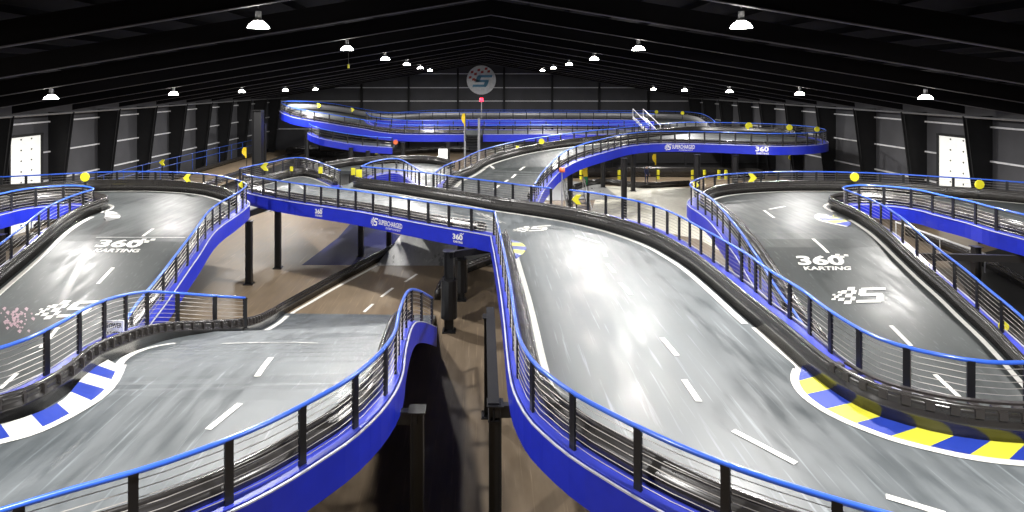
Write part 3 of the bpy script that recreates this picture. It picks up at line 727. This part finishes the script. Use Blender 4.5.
# H: small deck round the second island, behind the bridge
rb_ = smooth_path([P(361, 166.6, T), P(373.5, 161.5, T), P(391, 158.6, T), P(399, 159.2, T), P(408.6, 163.5, T), P(420, 170.5, T), P(426, 173, T)])
HT = root('link_track', (-5, 42, 3.8), 'short track behind the narrow island beside the hump, with blue side', 'kart track')
hb = down(offset(rb_, -.14), -1) + [Vector((-2.6, 37.2, 3.8)), Vector((-2.0, 43, 3.8)), Vector((-4, 47, 3.8)), Vector((-9.5, 46.5, 3.8)), Vector((-11, 43.2, 3.8)), Vector((-8.0, 42.3, 3.8)), Vector((-8.3, 39, 3.8))]
_, HB_ = deck_slab('deck', hb, 'track', HT)
skirt(HT, down(rb_, -1), -1, h=1.0)
railing('arched grey railing behind the narrow island beside the hump', rb_, -1, cables=5)
barrier('dark barrier at the back of the short link track', smooth_path([Vector((-11.2, 43, 3.8)), Vector((-9.5, 45.8, 3.8)), Vector((-6.5, 47, 3.8)), Vector((-4, 46.6, 3.8)), Vector((-2.2, 44, 3.8))]), 1, h=.55)

# ------------------------------------------------------------------ F: far upper circuit
ff = smooth_path([PD(281, 102.3, 66.5), PD(284, 104.5, 64.6), PD(293, 107.8, 63.8), PD(306, 110.5, 63), PD(322, 113, 62.8), PD(345.5, 117, 63), PD(362, 119.5, 63.3), PD(378, 122.7, 63.5), PD(394, 124.5, 63.5), PD(420, 125.2, 63), PD(440, 125.2, 63), PD(465, 125.2, 63)], .6)
ff2 = smooth_path([PD(483, 125.2, 63), PD(520, 125, 63), PD(565, 125, 63), PD(590, 125, 62.5), PD(615, 124.5, 61.8), PD(650, 123.5, 61.2)], .6)
fb = smooth_path([PD(281, 102.3, 66.5), PD(284, 101.4, 69.5), PD(296, 101.2, 73), PD(312, 101.7, 76), PD(334, 103.8, 80), PD(355, 107.6, 83.5), PD(373, 110.6, 85.5), PD(391, 112.6, 86.5), PD(409, 111.6, 87), PD(432, 110.2, 87), PD(480, 110.0, 87), PD(560, 110.2, 87), PD(640, 110.8, 86), PD(680, 111.6, 82), PD(700, 113.4, 75), PD(709, 117, 69), PD(715, 121.6, 61.5)], .6)
fi_f = smooth_path([PD(366, 112.5, 72.5), PD(372, 116.5, 69.8), PD(385, 118.5, 69.5), PD(410, 120.4, 69.5), PD(450, 121, 69.5), PD(520, 121.3, 69.5), PD(600, 121.3, 69.2), PD(640, 121, 68.8)], .6)
fi_b = smooth_path([PD(366, 112.5, 72.5), PD(370, 112.3, 77.5), PD(390, 113, 80.5), PD(430, 112.6, 81.2), PD(480, 112.2, 81.2), PD(560, 112.2, 81.2), PD(630, 112.6, 80.5), PD(655, 114, 77)], .6)
UT = root('far_track', (0, 75, 5), 'far upper circuit with blue sides in front of the back wall', 'kart track')
_, UB_ = deck_slab('front_lane', down(ff + ff2, -1) + down(fi_f, -1)[::-1], 'track', UT)
_, UB2 = deck_slab('back_lane', down(fb[::-1], -1) + down(ff[:1], -1) + down(fi_f[:1], -1) + down(fi_b, -1)[1:], 'track', UT)
skirt(UT, down(ff, -1), -1, h=.75); skirt(UT, down(ff2, -1), -1, h=.75); skirt(UT, down(fb, -1), 1)
skirt(UT, down(fi_b, -1), -1, h=.9); skirt(UT, down(fi_f, -1), 1, h=.5)
railing('distant blue topped railing along the front of the far upper circuit, left of the stairs', ff, -1, 1.6, cables=3)
railing('distant blue topped railing along the front of the far upper circuit, right of the stairs', ff2, -1, 1.6, cables=3)
railing('distant blue topped railing along the back wall side of the far upper circuit', fb, 1, 1.8, cables=3)
railing('distant blue topped railing on the inner edge of the far front lane', fi_f, 1, 1.8, cables=3)
railing('distant blue topped railing on the inner edge of the far back lane', fi_b, -1, 1.8, cables=3)
barrier('distant pale edged barrier along the back wall side of the far upper circuit', down(offset(fb, -.7), -1), 1, h=.6, mat='galv')
barrier('distant dark barrier along the front edge of the far upper circuit', cut(down(offset(ff, .6), -1), .1, 1), -1, h=.45)
# G: lower blue loop tucked under the left end
gl = smooth_path([PD(309, 123.5, 62.5), PD(312, 125.5, 61), PD(322, 129, 60), PD(340, 132.5, 60), PD(360, 135.5, 60), PD(378, 137, 60.5), PD(392, 138, 61)], .6)
GT = root('lower_loop_track', (-14, 60, 4), 'small blue sided loop tucked below the left end of the far upper circuit', 'kart track')
deck_slab('deck', down(gl, -1) + [Vector((-9.1, 65, 3.5)), Vector((-17.2, 67, 4.4)), Vector((-17.8, 64, 4.4))], 'track', GT)
skirt(GT, down(gl, -1), -1, h=.65)
railing('dark railing on the small loop below the left end of the far upper circuit', gl, -1, 1.5, cables=3)

# ------------------------------------------------------------------ stairs, poles, flags, signs
def stairs(label, x, y0, z0, y1, z1, w_, n, mat='black_steel', rail='galv', dx=0):
    R = root('stairs', (x, y1, z1), label, 'stairs')
    for s in (-1, 1): G().bar((x + s * w_ / 2, y0, z0), (x + s * w_ / 2 + dx, y1, z1), .06, .28).ob('stringer', rail, R)
    for k in range(n):
        t = (k + .5) / n; G().box((x + dx * t, y0 + (y1 - y0) * t, z0 + (z1 - z0) * t), (w_, abs(y1 - y0) / n * 1.1 + .05, .05)).ob('tread', mat, R)
    for s in (-1, 1): G().tube([(x + s * w_ / 2, y0, z0 + 1), (x + s * w_ / 2 + dx, y1, z1 + 1), (x + s * w_ / 2 + dx, y1, z1)], .04, 6).tube([(x + s * w_ / 2, y0, z0 + 1), (x + s * w_ / 2, y0, z0)], .04, 6).ob('handrail', rail, R)
    return R
stairs('dark steel stairs between two pale poles below the round wall sign', -1.05, 62.8, 4.75, 58.0, 0, 1.3, 18)
stairs('white railed stairs at the right end of the far upper circuit', 18.2, 70, 6.1, 66.6, 4.4, 1.2, 8, 'blue_ledge', 'white_steel', 1.0)
stairs('pale railed stairs on the floor behind the widest track railing', 7.0, 46, 1.9, 43.6, 0, 1.5, 8, 'galv', 'white_steel', .2)
def pole(label, x, y, z0, z1, r=.06, nm='pole'):
    R = root(nm, (x, y, z0), label, 'pole'); G().tube([(x, y, z0), (x, y, z1)], r, 8).ob('shaft', 'galv', R); G().cone((x, y, z0), .15, .15, .03).ob('foot_plate', 'galv', R); return R
p1 = PD(465, 114, 62); pole('left pale pole of the pair flanking the dark stairs', p1.x, p1.y - .3, 0, p1.z, .1)
p2 = PD(479, 118, 62); pole('right pale pole of the pair flanking the dark stairs', p2.x, p2.y - .3, 0, p2.z, .12)
def feather(label, px, y0, y1, D, z0, cols, wpx):
    """feather flag hanging between photo rows y0..y1 on its own staff down to z0"""
    a = PD(px, y0, D); b = PD(px, y1, D); w_ = wpx * D / F; R = root('feather_flag', (a.x, D, z0), label, 'flag')
    G().tube([(a.x + w_ * .35, D, z0), (a.x + w_ * .35, D, a.z)], .03, 6).ob('staff', 'black_steel', R)
    n = 10
    for ci, col in enumerate(cols):
        vs = []; t0, t1 = ci / len(cols), (ci + 1) / len(cols)
        if len(cols) == 2: t0, t1 = ((0, .62), (.62, 1))[ci]
        for j in range(n + 1):
            t = t0 + (t1 - t0) * j / n; z = a.z + (b.z - a.z) * t; ww = w_ * (.35 + .65 * math.sin(min(1, t * 1.15 + .1) * math.pi) ** .6 if t < .95 else .3)
            wy = .05 * math.sin(t * 7)
            vs += [(a.x + w_ * .35 - ww, D + wy, z), (a.x + w_ * .35, D, z), (a.x + w_ * .35 - ww, D + wy + .02, z), (a.x + w_ * .35, D + .02, z)]
        fs = []
        for j in range(n):
            o = j * 4; fs += [(o, o + 4, o + 5, o + 1), (o + 2, o + 3, o + 7, o + 6), (o, o + 2, o + 6, o + 4), (o + 1, o + 5, o + 7, o + 3)]
        mesh('cloth', vs, fs, col, R)
    return R
feather('yellow flag on the left pole beside the dark stairs', 464, 113.5, 126.5, 61.2, 4.6 - 4.6, ['flag_yellow'], 4)
feather('yellow and green feather flag under the upper right loop, left one', 586, 163, 185, 47, 0, ['flag_yellow', 'flag_green'], 5.5)
feather('yellow feather flag under the upper right loop beside the standing marshal', 655, 154, 165, 60, 0, ['flag_yellow'], 4)
feather('yellow and red feather flag left of the hump by the side wall', 245, 147.5, 158, 58, 0, ['flag_yellow'], 5)
pb = P(481.5, 113, 6); 
R = root('beacon_light', PD(481.5, 118, 61.6), 'glowing red beacon on a thin stem above the right stair pole', 'beacon')
q = PD(481.5, 118, 61.6); q2 = PD(481.5, 101.5, 61.6)
G().tube([q, q2], .04, 6).ob('stem', 'galv', R); G().cone((q2.x, q2.y, q2.z), .2, .17, .36, 10).ob('lens', 'beacon_red', R, True)
R = root('beacon_light', (4.6, 33.5, 3.8), 'small red signal lamp on a thin stem at the bottom right of the centre track', 'beacon'); 
q = PD(562, 172, 31.5); R.location = (q.x, q.y, 0.0)
G().tube([(q.x, q.y, 0), (q.x, q.y, q.z)], .03, 6).ob('stem', 'galv', R); G().cone((q.x, q.y, q.z), .16, .14, .22, 10).ob('lens', 'orange', R, True)

def chevron(label, px, py, D, h=.55, flip=1, stub=.5, shape='arrow', mat='yellow'):
    c = PD(px, py, D); R = root('chevron_sign', (c.x, c.y, c.z - h / 2 - stub), label, 'arrow sign')
    k = h / 2; x0 = c.x
    if shape == 'arrow': pts = [(-k * flip, -k), (0, -k), (k * flip, 0), (0, k), (-k * flip, k), (-k * .35 * flip, 0)]
    elif shape == 'round': pts = [(k * math.cos(a * math.pi / 5), k * math.sin(a * math.pi / 5)) for a in range(10)]
    else: pts = [(-k * .6, -k), (k * .6, -k), (k * .6, k), (-k * .6, k)]
    if flip < 0 and shape == 'arrow': pts = pts[::-1]
    G().prism([(x0 + a, c.z + b) for a, b in pts], 'y', c.y - .03, c.y + .03).ob('board', mat, R)
    G().box((x0, c.y + .04, c.z - h / 2 - stub / 2 + h * .3), (.08, .05, stub + h * .6)).ob('stub_post', 'black_steel', R)
    G().box((x0, c.y + .04, c.z - h / 2 - stub + .015), (.2, .16, .03)).ob('foot_plate', 'black_steel', R)
    return R
chevron('round yellow marker on the far railing of the left loop, near the white door', 85, 177, 33.0, .5, -1, .55, 'round')
chevron('yellow arrow pointing left on the far barrier of the left loop', 187, 178, 34.2, .45, -1, .5)
chevron('yellow chevron pointing left in front of the railing gap by the widest track', 576.5, 199.5, 28.4, .45, -1, .25)
chevron('yellow arrow pointing right on the far side of the right loop', 752.5, 177.8, 35.0, .5, 1, .5)
chevron('yellow marker at the bend near the left end of the right loop', 695.5, 185, 33.6, .42, 1, .5)
chevron('round yellow marker with a white tag behind the right island nose', 854.5, 177, 34.2, .5, 1, .45, 'round')
chevron('round yellow marker beside the white door on the right wall', 979.5, 184.5, 32.2, .5, 1, .45, 'round')
chevron('yellow arrow at the left base of the far hump', 264.5, 166.8, 38.2, .5, -1, .4)
chevron('small yellow block on the hump barrier, left one', 291.5, 168.8, 39.5, .3, 1, .3, 'block'); chevron('small yellow block on the hump barrier, right one', 320.5, 170.2, 37.8, .4, 1, .3, 'block')
chevron('yellow marker at the left of the island nose by the hump', 353.2, 171.5, 39.5, .45, 1, .4, 'block'); chevron('slim yellow marker at the tip of the island nose', 359, 174.5, 36.8, .6, 1, .3, 'block')
chevron('round yellow marker on the outer barrier of the centre track', 541.5, 141.3, 47.3, .45, 1, .5, 'round'); chevron('small yellow marker beside the round one on the centre track', 517.5, 148.5, 46.5, .4, 1, .35, 'block')
chevron('yellow marker on the back railing of the upper right loop, left one', 749, 126, 57.5, .7, 1, .4, 'round'); chevron('yellow marker on the back railing of the upper right loop, middle one', 789.5, 127.5, 54.2, .55, 1, .4, 'round')
chevron('yellow marker on the back railing of the upper right loop, right one', 817, 129.3, 51.5, .45, 1, .4, 'round')
chevron('small yellow marker on the far railing right of the white stairs', 656.5, 112, 84.5, .5, 1, .5, 'round'); chevron('second small yellow marker on the far railing right of the white stairs', 682.5, 113, 80, .5, 1, .5, 'round')
chevron('yellow arrow on the left end of the far upper circuit, left one', 319, 105.5, 76, .55, 1, .6); chevron('yellow arrow on the left end of the far upper circuit, right one', 352.5, 109.8, 82, .55, 1, .6)
chevron('yellow arrow on the floor behind the island nose', 377, 152, 74, .6, 1, .5); chevron('orange marker under the front of the far upper circuit', 395.5, 142.2, 62, .5, 1, .4, 'round', 'orange')
chevron('small yellow marker on the ramp along the left wall', 162, 162.5, 52, .5, -1, 1.35); chevron('yellow marker at the top corner of the left loop', 241.5, 184.5, 31.8, .35, -1, .6)
chevron('tiny yellow marker inside the railing below the right island', 1003.5, 326.5, 18.2, .3, 1, .3, 'round'); chevron('yellow marker below the right end of the upper right loop', 791, 157.5, 60, .5, 1, 2.35, 'round')
for i, px in enumerate((581, 619, 658, 692.5, 704.5, 719, 726)):
    c = PD(px, 176, 63.0); R = root('bollard', (c.x, c.y, 0), 'yellow bollard on the pit wall under the upper right loop, %s from the left' % ['first', 'second', 'third', 'fourth', 'fifth', 'sixth', 'seventh'][i], 'bollard', 'yellow bollards under the upper right loop')
    G().cone((c.x, c.y, 0), .16, .16, .95, 10).ob('post', 'yellow', R); G().cone((c.x, c.y, .35), .165, .165, .12, 10).ob('band', 'black_steel', R)

# white notice between cables
c = P(113, 333, 3.55)
c = PD(113.5, 330, 15.6); R = root('notice_sign', (c.x, c.y, c.z - .3), 'small white notice with black writing fixed behind the lower left railing', 'sign')
G().box((c.x, c.y, c.z), (.54, .03, .50)).ob('board', 'sign_white', R)
for t, z, wd in (('TOWER', .06, .34), ('ATTEN', -.16, .34)):
    gv, gf = glyphs(t, .02); mesh('lettering', [(c.x - .18 + wd * 1.2 * (u - .0), c.y - .022, c.z + z + .13 * v) for u, v in gv], gf, 'black_steel', R)
for s in (-1, 1): G().box((c.x + s * .2, c.y, c.z - .35), (.03, .03, .35)).ob('leg', 'black_steel', R)
# bright screen on stand near the centre
c = PD(443, 154.5, 54); R = root('information_board', (c.x, c.y, 0), 'white lit information board standing behind the centre track', 'board')
G().box((c.x, c.y, c.z), (.8, .08, 1.0)).ob('panel', 'screen', R); G().box((c.x, c.y + .06, c.z / 2), (.1, .06, c.z)).ob('stand', 'galv', R); G().box((c.x, c.y, .03), (.8, .5, .06)).ob('foot', 'galv', R)
# round wall sign
c = PD(481.3, 80, 90.4); R = root('round_sign', (c.x, c.y, c.z), 'round white sign with a blue S mark high on the back wall', 'sign')
n = 40; r = 2.2
G().prism([(c.x + r * math.cos(2 * math.pi * k / n), c.z + r * math.sin(2 * math.pi * k / n)) for k in range(n)], 'y', c.y - .08, c.y + .08).ob('disc', 'sign_white', R)
G().box((c.x, 90.75, c.z), (.3, .55, .3)).ob('bracket', 'galv', R)
def flat_art(dr, x0, x1, z0, z1, y, mat, nm): return mesh(nm, [(x0 + (x1 - x0) * u, y, z0 + (z1 - z0) * v) for u, v in dr[0]], dr[1], mat, R)
S = ([], [])
def rect(a, b, c_, d, sk=.25):
    k = len(S[0]); S[0].extend([(a + sk * b, b), (c_ + sk * b, b), (c_ + sk * d, d), (a + sk * d, d)]); S[1].append((k, k + 1, k + 2, k + 3))
rect(.1, .8, .9, 1); rect(.05, .4, .3, .9); rect(.1, .4, .8, .6); rect(.6, .1, .82, .5); rect(0, 0, .78, .2)
flat_art(S, c.x - 1.35, c.x + 1.3, c.z - 1.05, c.z + .75, c.y - .10, 'sign_blue', 'letter')
K = ([], [])
for (a, b) in ((-1.6, 1.0), (-1.1, .7), (-.6, 1.3), (-.1, 1.0), (.5, 1.5), (.9, 1.1), (-1.9, .2), (-1.4, -.1), (-1.1, -.2)):
    k = len(K[0]); K[0].extend([(a, b), (a + .4, b + .05), (a + .45, b + .4), (a + .05, b + .35)]); K[1].append((k, k + 1, k + 2, k + 3))
mesh('checks', [(c.x + u, c.y - .10, c.z + v) for u, v in K[0]], K[1], 'sign_red', R)

a = PD(348.5, 64.5, 34); R = root('hanging_tag', a.copy(), 'tiny yellow tag hanging from the roof below the second left inner lamp', 'tag')
G().box((a.x, a.y, a.z - .1), (.10, .02, .22)).ob('tag_plate', 'yellow', R); G().tube([a, (a.x, a.y, rafter_z(a.x) + .75)], .008, 4).ob('cord', 'cable', R)
# marshal in navy standing beneath the upper right loop
def person(label, px, D, z0, face=0, arms=.0, h=1.78, cloth='navy_cloth'):
    X = (px - CX) * D / F; R = root('person', (X, D, z0), label, 'person')
    def skin(name, verts, edges, radii, mat, lvl=1):
        me = bpy.data.meshes.new(name); me.from_pydata(verts, edges, []); o = bpy.data.objects.new(name, me); C.objects.link(o); o.parent = R
        m = o.modifiers.new('s', 'SKIN'); me.skin_vertices[0].data[0].use_root = True
        for v, r_ in zip(me.skin_vertices[0].data, radii): v.radius = (r_, r_ * .8)
        o.modifiers.new('u', 'SUBSURF').levels = lvl; o.modifiers['u'].render_levels = lvl; me.materials.append(M[mat]); return o
    k = h / 1.78
    V = [(0, 0, .95), (0, 0, 1.18), (0, 0, 1.42), (0, 0, 1.54), (.10, 0, .9), (.12, -.02, .5), (.13, .02, .1), (.14, -.12, .04), (-.10, 0, .9), (-.12, .02, .5), (-.13, .04, .1), (-.14, -.1, .04),
         (.19, 0, 1.42), (.25, -.03, 1.15), (.24, -.16, .92), (-.19, 0, 1.42), (-.26, -.03, 1.16), (-.20, -.2, .98)]
    E = [(0, 1), (1, 2), (2, 3), (0, 4), (4, 5), (5, 6), (6, 7), (0, 8), (8, 9), (9, 10), (10, 11), (2, 12), (12, 13), (13, 14), (2, 15), (15, 16), (16, 17)]
    rad = [.15, .14, .16, .06, .1, .07, .05, .05, .1, .07, .05, .05, .075, .05, .035, .075, .05, .035]
    skin('body', [(a * k, b * k, c_ * k) for a, b, c_ in V], E, [r_ * k for r_ in rad], cloth, 2)
    hd = bmesh.new(); bmesh.ops.create_uvsphere(hd, u_segments=16, v_segments=12, radius=.11)
    for v in hd.verts: v.co.z = v.co.z * 1.2 + 1.66 * k; v.co.y = v.co.y * 1.05 - (.02 if v.co.y < -.08 else 0)
    me = bpy.data.meshes.new('head'); hd.to_mesh(me); hd.free(); me.materials.append(M['skin']); o = bpy.data.objects.new('head', me); C.objects.link(o); o.parent = R
    hd = bmesh.new(); bmesh.ops.create_uvsphere(hd, u_segments=16, v_segments=12, radius=.12)
    bmesh.ops.delete(hd, geom=[v for v in hd.verts if v.co.z < -.01 and v.co.y < .03], context='VERTS')
    for v in hd.verts: v.co.z = v.co.z * 1.15 + 1.68 * k; v.co.y += .012
    me = bpy.data.meshes.new('hair'); hd.to_mesh(me); hd.free(); me.materials.append(M['black_steel']); o = bpy.data.objects.new('hair', me); C.objects.link(o); o.parent = R
    for s in (-1, 1):
        hx, hy, hz = (.24 * k, -.2 * k, .86 * k) if s > 0 else (-.19 * k, -.25 * k, .93 * k)
        V = [(hx, hy + .04, hz + .06), (hx, hy, hz)]; E = [(0, 1)]; rad = [.03, .035]
        for j in range(4):
            b = len(V); V += [(hx + (j - 1.5) * .02, hy - .03, hz - .03), (hx + (j - 1.5) * .021, hy - .04, hz - .085 + abs(j - 1.4) * .008)]; E += [(1, b), (b, b + 1)]; rad += [.011, .009]
        b = len(V); V += [(hx - s * .045, hy - .03, hz), (hx - s * .055, hy - .05, hz - .03)]; E += [(1, b), (b, b + 1)]; rad += [.012, .01]
        skin('hand', V, E, rad, 'skin', 1)
    R.rotation_euler = (0, 0, face); return R
person('person in navy overalls standing under the upper right loop beside a yellow flag', 646.5, 60, .0, .4)

# ------------------------------------------------------------------ steelwork below the decks
cols = [(249, 284, 3.15, 'black steel column under the left part of the bridge, nearer one'), (278, 268, 3.15, 'black steel column under the left part of the bridge, further one'),
        (361, 256, 3.15, 'black steel column behind the dark blue mat under the bridge'), (389, 250, 3.15, 'black steel column behind the bridge lettering')]
for px, py, t, lab in cols:
    c = P(px, py, 0); column(lab, c.x, c.y, t, .26)
c = P(449, 331, 0); column('thick black padded column in front of the right end of the bridge', c.x, c.y, 3.25, .34, bracket=(1.9, .9))
G().cone((c.x, c.y, .55), .33, .33, 1.55, 12).ob('column_pad', 'black_steel', None)
o = bpy.data.objects['column_pad']; tag(o, 'black foam pad wrapped round the thick column by the bridge end', 'column pad')
c = P(461, 300, 0); column('black column just behind the thick padded column', c.x, c.y, 3.1, .3)
G().cone((c.x, c.y, .4), .30, .30, 1.5, 12).ob('column_pad', 'black_steel', None)
tag(bpy.data.objects['column_pad.001'], 'black foam pad on the column just behind the thick padded one', 'column pad')
xn = .28
column('tall square column in the gap between the two near tracks, nearest one', xn, 12.85, 3.18, .24, bracket=(.55, 0)); column('column in the gap between the two near tracks, at the far end of the beam', xn - .08, 18.1, 3.0, .24)
g = G().box((xn - .03, 15.5, 3.2), (.24, 5.5, .04)); g.box((xn - .03, 15.5, 3.0), (.03, 5.5, .4)); g.box((xn - .03, 15.5, 2.82), (.24, 5.5, .03))
tag(g.ob('steel_beam', 'frame_steel'), 'dark steel beam lying over two columns in the gap between the near tracks', 'beam')
column('black column with bracket under the right edge of the lower left track', -1.36, 12.6, 3.18, .24, bracket=(-.8, 0))
for i, (x, y, t) in enumerate([(-3.5, 10.0, 3.1), (3.2, 11.0, 3.1), (2.8, 20, 3.1), (-9.4, 11, 3.1), (8.3, 20, 3.1), (7.2, 14.5, 1.0)][:5]):
    column('black steel column hidden below the near decks', x, y, t, .24, group='columns below the near decks')
for px, D, t, lab in ((603, 58, 4.4, 'dark column under the upper right loop, leftmost'), (624, 44.5, 4.5, 'grey column under the upper right loop, in front of the pit wall'), (633, 56, 4.4, 'dark column under the upper right loop beside the grey one'),
                      (697, 46.8, 4.5, 'dark column under the lettering of the upper right loop'), (735, 46.5, 4.5, 'grey column under the right half of the upper right loop'),
                      (264, 60, 6.0, 'tall black column under the left tip of the far circuit, left one'), (307, 62.95, 5.2, 'tall black column under the left tip of the far circuit, right one'), (351, 59.3, 3.7, 'black column between the two blue loops at far left'),
                      (368, 59.3, 3.4, 'black column under the far circuit, left of the orange marker'), (403, 62.3, 3.95, 'black column under the far circuit, right of the orange marker'), (448, 62.8, 3.9, 'black column under the far circuit, behind the white board'),
                      (570, 45, 4.0, 'black column below the bend of the centre track'), (1, 27.5, 3.1, 'column under the left island edge'), (976, 25.5, 3.1, 'black column under the blue side of the right island')):
    column(lab, (px - CX) * D / F, D, t, .34 if D > 40 else .24)
# wide dark pillars
c = PD(258, 150, 55); column('broad dark steel column at the left end of the hump', c.x, c.y, 7.6, .8)
c = P(976, 254, 3.1)
g = G().bar((12.5, 24.8, 3.0), (26, 24.0, 2.9), .12, .28); tag(g.ob('steel_beam', 'black_steel'), 'black steel beam below the blue side of the right island', 'beam')
g = G().bar(P(398, 258, 2.9), P(430, 258, 2.9), .12, .2)
# bridge cross beams
for i, px in enumerate((246, 500)):
    pass
g = G().bar((-12.9, 31.0, 3.0), (-11.6, 36.5, 3.0), .2, .3); tag(g.ob('steel_beam', 'black_steel'), 'black beam crossing below the left end of the bridge', 'beam')

# ------------------------------------------------------------------ floor-level circuits, mats, painted shade and pit area
def slab(name, pts, th, mat, label, cat):
    vs = [Vector((p[0], p[1], th)) for p in pts] + [Vector((p[0], p[1], 0.002)) for p in pts]; n = len(pts)
    o = mesh(name, vs, [tuple(range(n)), tuple(range(n, 2 * n))[::-1]] + [(k, k + n, (k + 1) % n + n, (k + 1) % n) for k in range(n)], mat)
    return tag(o, label, cat)
def Q(*pp): return [(P(x, y, 0).x, P(x, y, 0).y) for x, y in pp]
slab('floor_mat_or_shade', Q((302, 265), (366, 265), (384, 252), (402, 236), (352, 222), (338, 238)), .012, 'blue_mat', 'dark blue painted area on the floor under the bridge', 'floor mat')
slab('floor_mat_or_shade', Q((590, 215), (700, 240), (740, 262), (745, 230), (700, 200), (690, 188), (600, 186)), .012, 'pale_mat', 'pale floor area behind the railing of the widest track', 'floor mat')
slab('floor_track', [(-24, 44), (-9, 50), (-10, 66), (-16, 86), (-29, 86), (-29, 50)], .03, 'floor_track', 'pale floor level track seen left of the hump', 'kart track')
slab('floor_track', [(-7.5, 50), (12, 52), (12, 60), (-8, 72), (-9, 66)], .03, 'floor_track', 'pale floor level track behind the narrow island', 'kart track')
def fbar(label, pts, h=.55, mat='barrier'): return barrier(label, smooth_path([P(x, y, .03) for x, y in pts], .5), 1, h=h, mat=mat)
fbar('floor barrier at the left of the hump, rounded end', ((246, 169), (254, 167), (268, 163), (277, 161), (268, 160), (262, 160.5)), .7)
fbar('floor barrier beneath the far left loop', ((380, 161), (345, 159), (305, 156), (287, 154.5), (296, 153), (320, 152)), .9)
fbar('floor barrier running behind the hump', ((420, 166), (380, 168), (345, 164), (320, 163), (300, 165)), .7)
fbar('long floor barrier behind the narrow island', ((360, 160), (400, 155), (440, 152), (470, 152)), .8)
fbar('pit wall barrier under the upper right loop', ((565, 178), (620, 177), (680, 177), (740, 178), (765, 179)), 1.0)
fbar('low floor barrier left of the pale floor area', ((575, 190), (600, 184), (640, 188), (690, 186)), .5)
fbar('floor barrier with pale edge below the blue side of the right island', ((905, 235), (950, 252), (1000, 275), (1040, 300)), .5)
fbar('floor barrier below the left island', ((-20, 262), (15, 248), (45, 238), (70, 236)), .5)
fbar('floor barrier right of the padded columns', ((440, 300), (447, 285), (470, 272), (498, 262)), .5)
slab('floor_mat_or_shade', Q((948, 262), (1010, 246), (1120, 255), (1120, 345), (1000, 345)), .012, 'shade_black', 'black sheet painting the floor shade below the right island', 'floor mat')  # thin black sheet stands in for the shadow on the brown floor
g = G().tube([P(896, 222, 1.0), P(940, 238, 1.0), P(985, 254, 1.0)], .06, 8)
for q in ((896, 222), (940, 238), (985, 254)): p = P(q[0], q[1], 1.0); g.tube([(p.x, p.y, 0), p], .035, 6)
tag(g.ob('pipe_rail', 'white_steel'), 'white pipe rail on the floor seen through the right island railing', 'rail')
# dark pit building under the loop
g = G().box((20.5, 66.5, 2.1), (22, .3, 4.2)); 
for k in range(6): g.box((10.5 + k * 4, 66.3, 2.1), (.2, .2, 4.2))
g.box((20.5, 66.3, 2.6), (22, .1, .12)); g.box((20.5, 66.3, 1.3), (22, .1, .12))
tag(g.ob('pit_screen', 'frame_steel'), 'black screen wall closing the space under the upper right loop', 'screen wall')
# walkway with blue railings along the left wall
wd = smooth_path([Vector((-29.4, 39, .6)), Vector((-29.2, 50, 1.0)), Vector((-28.2, 60, 1.3)), Vector((-26.8, 74, 1.6))], 1.0)
W_ = root('side_track', (-27, 55, .8), 'pale brown ramp rising along the left wall behind the left loop', 'ramp')
deck_slab('deck', wd + offset(wd, -5.5)[::-1], 'floor', W_)
barrier('curved dark barrier along the inner edge of the left wall ramp', offset(wd, -5.2), -1, h=.5)
barrier('dark barrier along the wall side of the left wall ramp', offset(wd, -.5), 1, h=.4)
wk = smooth_path([Vector((-29.3, 39, 1.62)), Vector((-29.1, 50, 1.85)), Vector((-28.1, 60, 2.05)), Vector((-26.7, 74, 2.25))], .8)
R = root('blue_handrail', wk[0] - Vector((0, 0, 1)), 'thin blue handrail climbing along the left wall walkway', 'handrail')
G().tube([p + Vector((0, 0, 1.2)) for p in wk], .035, 6).ob('top_rail', 'blue_dim', R); G().tube([p + Vector((0, 0, .6)) for p in wk], .035, 6).ob('mid_rail', 'blue_dim', R)
for i in range(0, len(wk), 3): G().tube([wk[i] - Vector((0, 0, 1)), wk[i] + Vector((0, 0, 1.2))], .035, 6).ob('post', 'blue_dim', R)
